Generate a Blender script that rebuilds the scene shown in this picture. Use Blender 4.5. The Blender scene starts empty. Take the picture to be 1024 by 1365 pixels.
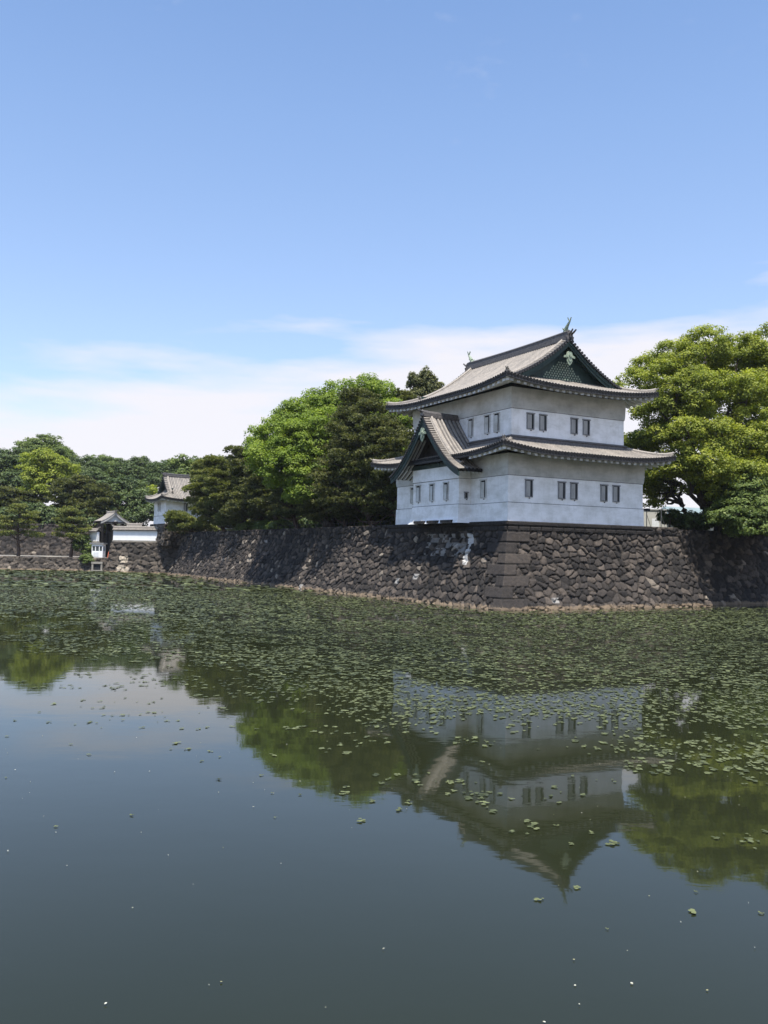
import bpy, math, random
import numpy as np
from mathutils import Vector, Matrix

random.seed(7)
RNG = np.random.default_rng(7)
SC = bpy.context.scene
COL = SC.collection
R = math.radians
PI = math.pi

# ------------------------------------------------------------------ camera
FPX, PITCH, ROLL, EYE = 1157.73, 0.0460, 0.0178, 5.0
cd = bpy.data.cameras.new('camera')
cam = bpy.data.objects.new('camera', cd); COL.objects.link(cam)
cd.sensor_fit = 'VERTICAL'; cd.sensor_height = 24.0; cd.lens = FPX * 24.0 / 1365.0
cd.clip_start = 0.1; cd.clip_end = 6000
Dv = Vector((0, math.cos(PITCH), math.sin(PITCH))); Uv = Vector((0, -math.sin(PITCH), math.cos(PITCH))); Xv = Vector((1, 0, 0))
rc = Xv * math.cos(ROLL) + Uv * math.sin(ROLL); uc = -Xv * math.sin(ROLL) + Uv * math.cos(ROLL)
cam.matrix_world = Matrix(((rc.x, uc.x, -Dv.x, 0), (rc.y, uc.y, -Dv.y, 0), (rc.z, uc.z, -Dv.z, EYE), (0, 0, 0, 1)))
SC.camera = cam

# site frame: the tower's near corner; a runs along its right side, b along its left side
OX, OY, YAW = 11.53, 80.74, 0.5021
CA, SA = math.cos(YAW), math.sin(YAW)
def site(a, b): return (OX + a * CA - b * SA, OY + a * SA + b * CA)
def to_site(x, y):
    x, y = x - OX, y - OY
    return (x * CA + y * SA, -x * SA + y * CA)

# ------------------------------------------------------------------ light
SUN_EL = R(69.5)
sh = (-0.42 * CA + 0.906 * SA, -0.42 * SA - 0.906 * CA)       # horizontal direction towards the sun
sdir = Vector((sh[0] * math.cos(SUN_EL), sh[1] * math.cos(SUN_EL), math.sin(SUN_EL))).normalized()
sl = bpy.data.lights.new('sun', 'SUN'); sl.energy = 4.5; sl.angle = R(0.6); sl.color = (1.0, 0.95, 0.87)
so = bpy.data.objects.new('sun', sl); COL.objects.link(so)
so.rotation_euler = sdir.to_track_quat('Z', 'Y').to_euler(); so.location = (0, -20, 80)

W = bpy.data.worlds.new("World"); SC.world = W; W.use_nodes = True
nt = W.node_tree; N = nt.nodes; LK = nt.links; N.clear()
out = N.new('ShaderNodeOutputWorld'); bg = N.new('ShaderNodeBackground'); bg.inputs[1].default_value = 0.15
sky = N.new('ShaderNodeTexSky'); sky.sky_type = 'NISHITA'; sky.sun_disc = False
sky.sun_elevation = SUN_EL; sky.sun_rotation = math.atan2(sh[0], sh[1]); sky.air_density = 1.0; sky.dust_density = 0.6; sky.ozone_density = 2.2
tc = N.new('ShaderNodeTexCoord'); sx = N.new('ShaderNodeSeparateXYZ'); LK.new(tc.outputs['Generated'], sx.inputs[0])
def wm(op, a, b=None, c=None, clamp=False):
    m = N.new('ShaderNodeMath'); m.operation = op; m.use_clamp = clamp
    for i, v in enumerate((a, b, c)):
        if v is None: continue
        if isinstance(v, (int, float)): m.inputs[i].default_value = v
        else: LK.new(v, m.inputs[i])
    return m.outputs[0]
el = sx.outputs['Z']
mp = N.new('ShaderNodeMapping'); mp.inputs['Scale'].default_value = (3.0, 3.0, 17.0); mp.inputs['Rotation'].default_value = (0, R(5), 0)
LK.new(tc.outputs['Generated'], mp.inputs[0])
no = N.new('ShaderNodeTexNoise'); no.inputs['Scale'].default_value = 1.3; no.inputs['Detail'].default_value = 7; no.inputs['Roughness'].default_value = 0.52
LK.new(mp.outputs[0], no.inputs[0])
# low bank of bright haze cloud: full at the horizon, breaking up at about 10-15 degrees
edge = wm('ADD', wm('MULTIPLY', sx.outputs['X'], 0.14), 0.258)
m1 = wm('DIVIDE', wm('SUBTRACT', wm('ADD', edge, wm('MULTIPLY', wm('SUBTRACT', no.outputs[0], 0.5), 0.20)), el), 0.07)
mask1 = wm('SMOOTH_MIN', wm('MAXIMUM', m1, 0.0), 1.0, 0.3)
# a few thin wisps higher up
mp2 = N.new('ShaderNodeMapping'); mp2.inputs['Scale'].default_value = (5.0, 5.0, 13.0); mp2.inputs['Rotation'].default_value = (0, R(-20), 0)
LK.new(tc.outputs['Generated'], mp2.inputs[0])
no2 = N.new('ShaderNodeTexNoise'); no2.inputs['Scale'].default_value = 2.2; no2.inputs['Detail'].default_value = 6; no2.inputs['Roughness'].default_value = 0.6
LK.new(mp2.outputs[0], no2.inputs[0])
mask2 = wm('MULTIPLY', wm('MULTIPLY', wm('SUBTRACT', no2.outputs[0], 0.575, clamp=True), 3.0, clamp=True), 0.28)
veil = wm('MULTIPLY', wm('SUBTRACT', 0.62, el, clamp=True), 0.36)         # thin veil whitening the lower sky
mk = wm('MINIMUM', wm('MAXIMUM', wm('MAXIMUM', mask1, mask2), veil), 0.93)
mix = N.new('ShaderNodeMix'); mix.data_type = 'RGBA'
low = wm('MULTIPLY', wm('SUBTRACT', 0.45, el, clamp=True), 2.2, clamp=True)
tint = N.new('ShaderNodeMix'); tint.data_type = 'RGBA'; tint.inputs['A'].default_value = (0.80, 0.87, 0.93, 1); tint.inputs['B'].default_value = (0.74, 0.73, 0.79, 1)
LK.new(low, tint.inputs['Factor'])
tm = N.new('ShaderNodeMix'); tm.data_type = 'RGBA'; tm.blend_type = 'MULTIPLY'; tm.inputs['Factor'].default_value = 1.0
LK.new(sky.outputs[0], tm.inputs['A']); LK.new(tint.outputs['Result'], tm.inputs['B'])
LK.new(mk, mix.inputs['Factor']); LK.new(tm.outputs['Result'], mix.inputs['A']); mix.inputs['B'].default_value = (3.65, 3.56, 3.74, 1)
LK.new(mix.outputs['Result'], bg.inputs[0]); LK.new(bg.outputs[0], out.inputs[0])

SC.view_settings.view_transform = 'Standard'; SC.view_settings.look = 'None'
SC.view_settings.exposure = 0.80; SC.view_settings.gamma = 1.0
SC.render.engine = 'CYCLES'
SC.cycles.max_bounces = 6; SC.cycles.transparent_max_bounces = 4; SC.cycles.diffuse_bounces = 3; SC.cycles.glossy_bounces = 3

# ------------------------------------------------------------------ materials
def mat(name): 
    m = bpy.data.materials.new(name); m.use_nodes = True
    n = m.node_tree.nodes; l = m.node_tree.links
    return m, n, l, n['Principled BSDF']
def ramp(n, l, src, stops):
    r = n.new('ShaderNodeValToRGB'); e = r.color_ramp.elements
    while len(e) < len(stops): e.new(0.5)
    for k, (p, c) in enumerate(stops):
        e[k].position = p; e[k].color = (*c, 1)
    l.new(src, r.inputs[0]); return r.outputs[0]
def noise(n, l, scale, detail=4, rough=0.55, coord='Object', stretch=None):
    t = n.new('ShaderNodeTexCoord'); x = n.new('ShaderNodeTexNoise')
    x.inputs['Scale'].default_value = scale; x.inputs['Detail'].default_value = detail; x.inputs['Roughness'].default_value = rough
    if stretch:
        m = n.new('ShaderNodeMapping'); m.inputs['Scale'].default_value = stretch
        l.new(t.outputs[coord], m.inputs[0]); l.new(m.outputs[0], x.inputs[0])
    else: l.new(t.outputs[coord], x.inputs[0])
    return x.outputs[0]
def mixc(n, l, f, a, b, mode='MIX'):
    m = n.new('ShaderNodeMix'); m.data_type = 'RGBA'; m.blend_type = mode
    for k, v in (('Factor', f), ('A', a), ('B', b)):
        if isinstance(v, (int, float)): m.inputs[k].default_value = v
        elif isinstance(v, tuple): m.inputs[k].default_value = (*v, 1)
        else: l.new(v, m.inputs[k])
    return m.outputs['Result']
def bump(n, l, p, h, strength, dist=0.05):
    b = n.new('ShaderNodeBump'); b.inputs['Strength'].default_value = strength; b.inputs['Distance'].default_value = dist
    l.new(h, b.inputs['Height']); l.new(b.outputs[0], p.inputs['Normal'])
def simple(name, c1, c2, scale=3, rough=0.8, bs=0.3, metal=0, stretch=None, spec=0.3):
    m, n, l, p = mat(name)
    f = noise(n, l, scale, 5, 0.6, stretch=stretch)
    l.new(ramp(n, l, f, [(0.3, c1), (0.7, c2)]), p.inputs['Base Color'])
    p.inputs['Roughness'].default_value = rough; p.inputs['Metallic'].default_value = metal
    p.inputs['Specular IOR Level'].default_value = spec
    bump(n, l, p, noise(n, l, scale * 6, 4), bs, 0.02)
    return m

def plaster_mat(name='aged white plaster', base=(0.88, 0.87, 0.86), dirty=(0.60, 0.59, 0.55)):
    m, n, l, p = mat(name)
    f = noise(n, l, 0.55, 6, 0.62, stretch=(1, 1, 1.6))
    g = noise(n, l, 2.6, 6, 0.7, stretch=(1.2, 1.2, 0.22))       # runs of rain dirt
    w = noise(n, l, 1.1, 5, 0.6, stretch=(0.7, 0.7, 3.5))
    c = mixc(n, l, ramp(n, l, f, [(0.42, (0, 0, 0)), (0.75, (1, 1, 1))]), base, dirty)
    c = mixc(n, l, ramp(n, l, g, [(0.50, (0, 0, 0)), (0.82, (0.5,) * 3)]), c, dirty)
    c = mixc(n, l, ramp(n, l, w, [(0.55, (0, 0, 0)), (0.8, (0.45,) * 3)]), c, tuple(x * 0.8 for x in dirty))
    l.new(c, p.inputs['Base Color']); p.inputs['Roughness'].default_value = 0.85
    p.inputs['Specular IOR Level'].default_value = 0.2
    bump(n, l, p, noise(n, l, 7, 5), 0.15, 0.03)
    return m
M = {}
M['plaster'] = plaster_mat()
M['grey_plaster'] = plaster_mat('grey and shaded-side plaster', (0.50, 0.495, 0.47), (0.31, 0.305, 0.28))  # also the shaded copy for the y-side coves and rafters
M['cove_plaster'] = plaster_mat('light grey plaster', (0.60, 0.60, 0.58), (0.38, 0.37, 0.33))  # lighter copy, used for coves on the brighter x sides
M['white'] = simple('white plaster ends', (0.72, 0.73, 0.74), (0.6, 0.61, 0.62), 2, 0.8)
M['bright'] = simple('fresh white paint', (0.85, 0.85, 0.84), (0.78, 0.78, 0.76), 1, 0.7)
M['groove'] = simple('dark moulding line', (0.07, 0.075, 0.085), (0.11, 0.115, 0.12), 4, 0.8)
M['frame'] = simple('weathered grey window frame', (0.19, 0.19, 0.195), (0.29, 0.29, 0.29), 3, 0.8)
M['dark'] = simple('dark opening', (0.012, 0.014, 0.017), (0.02, 0.022, 0.026), 4, 0.9)
M['shutter'] = simple('grey shutter board', (0.28, 0.275, 0.265), (0.42, 0.41, 0.39), 3, 0.8, stretch=(1, 1, 0.3))
M['gate_timber'] = simple('shade-dark gate timber', (0.008, 0.007, 0.007), (0.02, 0.017, 0.015), 3, 0.8)  # gate timber darkened to hold the deep shade of the gateway
M['copper'] = simple('green copper sheet', (0.012, 0.027, 0.025), (0.026, 0.052, 0.045), 1.6, 0.55, 0.2)
M['verdigris'] = simple('pale verdigris', (0.15, 0.21, 0.16), (0.34, 0.38, 0.28), 5, 0.7)
M['timber'] = simple('old dark timber', (0.022, 0.018, 0.016), (0.05, 0.042, 0.036), 3, 0.8, stretch=(1, 1, 0.2))
M['noshi'] = simple('dark ridge tile', (0.055, 0.052, 0.052), (0.13, 0.12, 0.115), 4, 0.55, 0.5)
M['bark'] = simple('tree bark', (0.03, 0.023, 0.018), (0.085, 0.066, 0.052), 6, 0.95, 0.9, stretch=(1, 1, 0.3))
M['palebark'] = simple('pale tree bark', (0.10, 0.085, 0.07), (0.22, 0.19, 0.16), 5, 0.9, 0.8, stretch=(1, 1, 0.3))
M['pinebark'] = simple('red grey pine bark', (0.04, 0.028, 0.022), (0.11, 0.075, 0.058), 6, 0.95, 0.9, stretch=(1, 1, 0.4))
M['metal'] = simple('grey metal', (0.12, 0.12, 0.12), (0.2, 0.2, 0.2), 4, 0.5, 0.1, 0.6)
M['glass'] = simple('dark window glass', (0.03, 0.045, 0.05), (0.06, 0.08, 0.085), 2, 0.1, 0.0, 0, spec=0.7)
M['beige'] = simple('beige rendered wall', (0.42, 0.41, 0.37), (0.5, 0.49, 0.45), 1, 0.85)
M['blueroof'] = simple('blue grey metal roof', (0.16, 0.21, 0.22), (0.26, 0.32, 0.32), 1, 0.5)
M['grass'] = simple('short grass and leaf litter', (0.035, 0.05, 0.012), (0.09, 0.085, 0.04), 1.4, 0.95, 0.8)
M['paving'] = simple('pale gravel', (0.22, 0.2, 0.17), (0.32, 0.3, 0.26), 1.2, 0.95, 0.5)
M['bed'] = simple('moat mud', (0.03, 0.035, 0.02), (0.05, 0.05, 0.03), 0.6, 0.95, 0.3)
M['redcone'] = simple('faded red plastic', (0.45, 0.10, 0.05), (0.5, 0.14, 0.07), 2, 0.6)

def tile_mat():
    m, n, l, p = mat('weathered clay roof tile')
    f = noise(n, l, 2.8, 6, 0.7)
    g = noise(n, l, 16.0, 3, 0.6)
    c = ramp(n, l, f, [(0.25, (0.085, 0.080, 0.075)), (0.5, (0.19, 0.172, 0.152)), (0.78, (0.30, 0.268, 0.23))])
    c = mixc(n, l, ramp(n, l, g, [(0.42, (0, 0, 0)), (0.72, (0.8,) * 3)]), c, (0.36, 0.325, 0.28))
    at = n.new('ShaderNodeAttribute'); at.attribute_name = 'tone'
    c = mixc(n, l, 1.0, c, ramp(n, l, at.outputs['Fac'], [(0.0, (0.34, 0.34, 0.36)), (0.5, (0.85, 0.84, 0.83)), (1.0, (1.15, 1.12, 1.08))]), 'MULTIPLY')
    l.new(c, p.inputs['Base Color']); p.inputs['Roughness'].default_value = 0.6
    bump(n, l, p, g, 0.3, 0.02)
    return m
M['tile'] = tile_mat()
M['tileend'] = simple('dark eave tile', (0.018, 0.018, 0.02), (0.042, 0.041, 0.042), 5, 0.6)

def stone_mat(name, dark, midc, light, pale=(0.42, 0.36, 0.28), waterline=True):
    m, n, l, p = mat(name)
    at = n.new('ShaderNodeAttribute'); at.attribute_name = 'tone'
    ga = n.new('ShaderNodeAttribute'); ga.attribute_name = 'gap'
    pa = n.new('ShaderNodeAttribute'); pa.attribute_name = 'pale'
    c = ramp(n, l, at.outputs['Fac'], [(0.0, dark), (0.42, midc), (0.8, light), (0.93, tuple(x * 1.35 for x in light)), (0.985, pale)])
    f = noise(n, l, 3.2, 8, 0.72)
    c = mixc(n, l, 1.0, c, ramp(n, l, f, [(0.28, (0.5,) * 3), (0.5, (0.95,) * 3), (0.75, (1.5, 1.42, 1.33))]), 'MULTIPLY')
    sp = noise(n, l, 14, 5, 0.75)
    c = mixc(n, l, ramp(n, l, sp, [(0.60, (0, 0, 0)), (0.74, (0.3,) * 3)]), c, (0.20, 0.17, 0.14))     # lichen
    c = mixc(n, l, ga.outputs['Fac'], c, (0.012, 0.011, 0.009))
    if waterline:
        g = n.new('ShaderNodeNewGeometry'); s = n.new('ShaderNodeSeparateXYZ'); l.new(g.outputs['Position'], s.inputs[0])
        wz = n.new('ShaderNodeMath'); wz.operation = 'MULTIPLY_ADD'; l.new(s.outputs['Z'], wz.inputs[0]); wz.inputs[1].default_value = -2.9
        ns = noise(n, l, 0.8, 6, 0.75); a2 = n.new('ShaderNodeMath'); a2.operation = 'MULTIPLY'; l.new(ns, a2.inputs[0]); a2.inputs[1].default_value = 3.3
        l.new(a2.outputs[0], wz.inputs[2])
        c = mixc(n, l, ramp(n, l, wz.outputs[0], [(0.6, (0, 0, 0)), (1.0, (0.7,) * 3)]), c, (0.22, 0.165, 0.11))
    c = mixc(n, l, pa.outputs['Fac'], c, (0.72, 0.70, 0.66))
    l.new(c, p.inputs['Base Color']); p.inputs['Roughness'].default_value = 0.9; p.inputs['Specular IOR Level'].default_value = 0.25
    bump(n, l, p, f, 0.6, 0.08)
    return m
M['stone'] = stone_mat('dark basalt wall stone', (0.020, 0.018, 0.017), (0.038, 0.033, 0.030), (0.080, 0.066, 0.055))
M['stone2'] = stone_mat('brown grey wall stone', (0.038, 0.033, 0.028), (0.066, 0.056, 0.047), (0.115, 0.096, 0.077))

def leaf_mat(name, dark, midc, light, trans=0.3, tcol=None):
    m, n, l, p = mat(name)
    at = n.new('ShaderNodeAttribute'); at.attribute_name = 'tone'
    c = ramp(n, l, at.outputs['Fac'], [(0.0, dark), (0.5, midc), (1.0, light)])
    l.new(c, p.inputs['Base Color']); p.inputs['Roughness'].default_value = 0.55; p.inputs['Specular IOR Level'].default_value = 0.25
    t = n.new('ShaderNodeBsdfTranslucent'); l.new(mixc(n, l, 1.0, c, (1.5, 1.6, 0.7), 'MULTIPLY'), t.inputs[0])
    ms = n.new('ShaderNodeMixShader'); ms.inputs[0].default_value = trans
    l.new(p.outputs[0], ms.inputs[1]); l.new(t.outputs[0], ms.inputs[2])
    l.new(ms.outputs[0], n['Material Output'].inputs[0])
    return m
M['leaf_camphor'] = leaf_mat('camphor leaves', (0.055, 0.08, 0.014), (0.18, 0.215, 0.028), (0.40, 0.41, 0.065), 0.38)
M['leaf_lime'] = leaf_mat('fresh lime green leaves', (0.06, 0.10, 0.014), (0.15, 0.215, 0.028), (0.28, 0.34, 0.05), 0.4)
M['leaf_dark'] = leaf_mat('dark evergreen leaves', (0.022, 0.038, 0.014), (0.055, 0.085, 0.026), (0.12, 0.155, 0.045), 0.2)
M['leaf_mid'] = leaf_mat('mid green leaves', (0.035, 0.06, 0.015), (0.09, 0.13, 0.03), (0.18, 0.22, 0.055), 0.25)
M['leaf_yellow'] = leaf_mat('yellow green leaves', (0.10, 0.14, 0.02), (0.20, 0.24, 0.03), (0.32, 0.34, 0.05), 0.35)
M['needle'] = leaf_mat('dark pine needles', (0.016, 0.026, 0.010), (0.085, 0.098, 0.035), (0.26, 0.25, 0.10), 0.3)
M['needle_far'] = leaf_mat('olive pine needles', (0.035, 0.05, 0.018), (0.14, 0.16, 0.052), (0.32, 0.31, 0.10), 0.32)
M['pad'] = leaf_mat('floating water plant leaves', (0.025, 0.032, 0.014), (0.066, 0.078, 0.034), (0.15, 0.168, 0.075), 0.1)
M['fleck'] = leaf_mat('fallen petals and leaves', (0.15, 0.16, 0.06), (0.3, 0.28, 0.13), (0.55, 0.54, 0.46), 0.1)

def water_mat():
    m, n, l, p = mat('still green moat water')
    f = noise(n, l, 0.05, 3)
    l.new(ramp(n, l, f, [(0.3, (0.014, 0.017, 0.008)), (0.7, (0.018, 0.021, 0.010))]), p.inputs['Base Color'])
    p.inputs['Roughness'].default_value = 0.03; p.inputs['IOR'].default_value = 1.333; p.inputs['Specular IOR Level'].default_value = 0.5
    a = noise(n, l, 1.1, 4, 0.5, stretch=(0.6, 1.0, 1)); bump(n, l, p, a, 0.022, 0.12)
    return m
M['water'] = water_mat()

# ------------------------------------------------------------------ mesh helpers
def tag(o, label=None, cat=None, group=None, kind=None):
    for k, v in (('label', label), ('category', cat), ('group', group), ('kind', kind)):
        if v: o[k] = v
    return o
def empty(name, loc=(0, 0, 0), rz=0.0, label=None, cat=None, group=None):
    o = bpy.data.objects.new(name, None); COL.objects.link(o); o.location = loc; o.rotation_euler = (0, 0, rz); o.empty_display_size = 0.5
    return tag(o, label, cat, group)
def np_mesh(name, V, F, m, parent=None, tone=None, loc=None, rz=None, smooth=False, attrs=None):
    """V (n,3), F (m,k) all same k"""
    V = np.asarray(V, dtype=np.float32); F = np.asarray(F, dtype=np.int32)
    me = bpy.data.meshes.new(name); nf, k = F.shape
    me.vertices.add(len(V)); me.vertices.foreach_set('co', V.ravel())
    me.loops.add(nf * k); me.loops.foreach_set('vertex_index', F.ravel())
    me.polygons.add(nf); me.polygons.foreach_set('loop_start', np.arange(nf, dtype=np.int32) * k)
    me.polygons.foreach_set('loop_total', np.full(nf, k, dtype=np.int32))
    if smooth: me.polygons.foreach_set('use_smooth', np.ones(nf, dtype=bool))
    me.update(calc_edges=True)
    if tone is not None:
        a = me.attributes.new('tone', 'FLOAT', 'FACE'); a.data.foreach_set('value', np.asarray(tone, dtype=np.float32))
    for nm, (dom, arr) in (attrs or {}).items():
        a = me.attributes.new(nm, 'FLOAT', dom); a.data.foreach_set('value', np.asarray(arr, dtype=np.float32))
    me.materials.append(m)
    o = bpy.data.objects.new(name, me); COL.objects.link(o)
    if parent: o.parent = parent
    if loc is not None: o.location = loc
    if rz is not None: o.rotation_euler = (0, 0, rz)
    return o

class MB:
    def __init__(s): s.v = []; s.f = []; s.t = []
    def quad(s, *p, t=0.5):
        k = len(s.v); s.v += [tuple(q) for q in p]; s.f.append(tuple(range(k, k + len(p)))); s.t.append(t)
    def box(s, x0, x1, y0, y1, z0, z1, t=0.5):
        s.hexa([(x0, y0, z0), (x1, y0, z0), (x1, y1, z0), (x0, y1, z0), (x0, y0, z1), (x1, y0, z1), (x1, y1, z1), (x0, y1, z1)], t)
    def hexa(s, p, t=0.5):
        k = len(s.v); s.v += [tuple(q) for q in p]
        for f in ((3, 2, 1, 0), (4, 5, 6, 7), (0, 1, 5, 4), (1, 2, 6, 5), (2, 3, 7, 6), (3, 0, 4, 7)):
            s.f.append(tuple(k + i for i in f)); s.t.append(t)
    def tube(s, pts, rad, n=6, cap=True, t=0.5, squash=1.0):
        pts = [Vector(p) for p in pts]
        if not isinstance(rad, (list, tuple)): rad = [rad] * len(pts)
        k = len(s.v)
        for i, p in enumerate(pts):
            d = (pts[min(i + 1, len(pts) - 1)] - pts[max(i - 1, 0)]).normalized()
            u = d.cross(Vector((0, 0, 1)) if abs(d.z) < 0.9 else Vector((0, 1, 0))).normalized(); w = u.cross(d)
            for j in range(n):
                a = 2 * PI * j / n; q = p + (u * math.cos(a) + w * math.sin(a) * squash) * rad[i]; s.v.append(tuple(q))
        for i in range(len(pts) - 1):
            for j in range(n):
                s.f.append((k + i * n + j, k + i * n + (j + 1) % n, k + (i + 1) * n + (j + 1) % n, k + (i + 1) * n + j)); s.t.append(t)
        if cap:
            s.f.append(tuple(k + j for j in range(n))[::-1]); s.t.append(t)
            s.f.append(tuple(k + (len(pts) - 1) * n + j for j in range(n))); s.t.append(t)
    def sweep(s, pts, prof, side, t=0.5, cap=True):
        """sweep a (w,h) profile along pts; side = horizontal unit vector for w, h is up"""
        k = len(s.v); n = len(prof); sd = Vector(side)
        for p in pts:
            p = Vector(p)
            for w, h in prof: s.v.append(tuple(p + sd * w + Vector((0, 0, h))))
        for i in range(len(pts) - 1):
            for j in range(n):
                s.f.append((k + i * n + j, k + i * n + (j + 1) % n, k + (i + 1) * n + (j + 1) % n, k + (i + 1) * n + j)); s.t.append(t)
        if cap:
            s.f.append(tuple(k + j for j in range(n))[::-1]); s.t.append(t)
            s.f.append(tuple(k + (len(pts) - 1) * n + j for j in range(n))); s.t.append(t)
    def build(s, name, m, parent=None, loc=None, rz=None, smooth=False):
        me = bpy.data.meshes.new(name); me.from_pydata(s.v, [], s.f); me.update()
        a = me.attributes.new('tone', 'FLOAT', 'FACE'); a.data.foreach_set('value', np.array(s.t, dtype=np.float32))
        if smooth: me.polygons.foreach_set('use_smooth', [True] * len(me.polygons))
        me.materials.append(m)
        o = bpy.data.objects.new(name, me); COL.objects.link(o)
        if parent: o.parent = parent
        if loc is not None: o.location = loc
        if rz is not None: o.rotation_euler = (0, 0, rz)
        return o

# ------------------------------------------------------------------ roofs
class Roof:
    @property
    def end(s): return s.ends.setdefault(s.key, MB())
    """tiled roof made of slopes; every slope maps (e along the eave, d up the slope in plan) to a point"""
    def __init__(s): s.tile = MB(); s.ends = {}; s.key = 0
    def slope(s, P, e0, e1, dmin, dmax, edir, odir, sp=0.37, r=0.125, nseg=9, ends=True):
        """edir = unit vector along eave (3d horizontal), odir = outward horizontal"""
        n = max(2, int(round((e1 - e0) / sp))); es = [e0 + (e1 - e0) * i / n for i in range(n + 1)]
        ed = Vector(edir); od = Vector(odir); s.key = tuple(odir)
        cols = []
        for e in es:
            a, b = dmin(e), dmax(e)
            if b < a: b = a
            cols.append([Vector(P(e, a + (b - a) * k / nseg)) for k in range(nseg + 1)])
        for i in range(n):
            for k in range(nseg):
                s.tile.quad(cols[i][k], cols[i + 1][k], cols[i + 1][k + 1], cols[i][k + 1], t=random.uniform(0.0, 0.2))
        # round cover tiles
        for i in range(n):
            e = (es[i] + es[i + 1]) / 2; a, b = dmin(e), dmax(e)
            if b - a < 0.12: continue
            pts = [Vector(P(e, a + (b - a) * k / nseg)) for k in range(nseg + 1)]
            k0 = len(s.tile.v); m = 5; tt = random.uniform(0.45, 1.0)
            for p in pts:
                for j in range(m):
                    an = PI * j / (m - 1)
                    s.tile.v.append(tuple(p + ed * (math.cos(an) * r) + Vector((0, 0, math.sin(an) * r * 1.15 + 0.02))))
            for q in range(nseg):
                tq = tt + random.uniform(-0.15, 0.15)
                for j in range(m - 1):
                    s.tile.f.append((k0 + q * m + j, k0 + q * m + j + 1, k0 + (q + 1) * m + j + 1, k0 + (q + 1) * m + j)); s.tile.t.append(tq)
            if ends and a < 0.01:
                p = pts[0] + od * 0.05; k1 = len(s.end.v)
                for j in range(8):
                    an = 2 * PI * j / 8; s.end.v.append(tuple(p + ed * math.cos(an) * r * 1.25 + Vector((0, 0, math.sin(an) * r * 1.25 + 0.03))))
                s.end.f.append(tuple(range(k1, k1 + 8))); s.end.t.append(0.5)
                s.end.tube([p - od * 0.12 + Vector((0, 0, 0.03)), p + Vector((0, 0, 0.03))], r * 1.25, 8)
    def build(s, name, parent):
        o = s.tile.build(name, M['tile'], parent)
        for e_ in s.ends.values():
            if e_.f: e_.build('eave_tiles', M['tileend'], o)
        return o

def ridge_run(mb, pts, side, w=0.2, h=0.34, t=0.5):
    """stacked ridge: flat courses with a round tile on top"""
    prof = [(-w, -0.06), (-w, h * 0.32), (-w * 0.8, h * 0.36), (-w * 0.8, h * 0.72), (-w * 0.55, h * 0.78), (-w * 0.35, h * 1.0), (0, h * 1.1),
            (w * 0.35, h * 1.0), (w * 0.55, h * 0.78), (w * 0.8, h * 0.72), (w * 0.8, h * 0.36), (w, h * 0.32), (w, -0.06)]
    mb.sweep(pts, prof, side, t)
def horn(mb, p, d, sc=1.0):
    """demon tile with an upswept round horn at the end of a ridge; d = outward horizontal"""
    p = Vector(p); d = Vector(d).normalized(); s = Vector((-d.y, d.x, 0)); z = Vector((0, 0, 1))
    outl = [(-0.3, -0.1), (-0.36, 0.12), (-0.24, 0.2), (-0.26, 0.4), (-0.1, 0.46), (0, 0.62), (0.1, 0.46), (0.26, 0.4), (0.24, 0.2), (0.36, 0.12), (0.3, -0.1)]
    k = len(mb.v)
    for off in (0, 0.14):
        for w, h in outl: mb.v.append(tuple(p + s * w * sc + z * h * sc + d * off * sc))
    n = len(outl)
    mb.f.append(tuple(range(k, k + n))); mb.f.append(tuple(range(k + n, k + 2 * n))[::-1]); mb.t += [0.4, 0.4]
    for j in range(n):
        mb.f.append((k + j, k + (j + 1) % n, k + n + (j + 1) % n, k + n + j)); mb.t.append(0.4)
    for ww in (-0.12, 0.12):
        mb.tube([p + z * 0.3 * sc + s * ww * sc, p + (d * 0.35 + z * 0.42) * sc + s * ww * sc, p + (d * 0.6 + z * 0.62) * sc + s * ww * 1.4 * sc], [0.085 * sc, 0.08 * sc, 0.06 * sc], 6)

def smooth01(x): x = min(1, max(0, x)); return x * x * (3 - 2 * x)

class HipFrame:
    """plan rectangle x0..x1, y0..y1 at eave height ze with concave profile and lifted corners"""
    def __init__(s, x0, x1, y0, y1, ze, p1, p2, lift, rl):
        s.x0, s.x1, s.y0, s.y1, s.ze, s.p1, s.p2, s.lift, s.rl = x0, x1, y0, y1, ze, p1, p2, lift, rl
    def z(s, x, y, side=None):
        dx = min(x - s.x0, s.x1 - x); dy = min(y - s.y0, s.y1 - y)
        d = {'x': dx, 'y': dy, None: min(dx, dy)}[side]; d = max(0, d)
        l = s.lift * max(0, 1 - max(dx, 0) / s.rl) ** 2 * max(0, 1 - max(dy, 0) / s.rl) ** 2
        return s.ze + s.p1 * d + s.p2 * d * d + l

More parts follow.
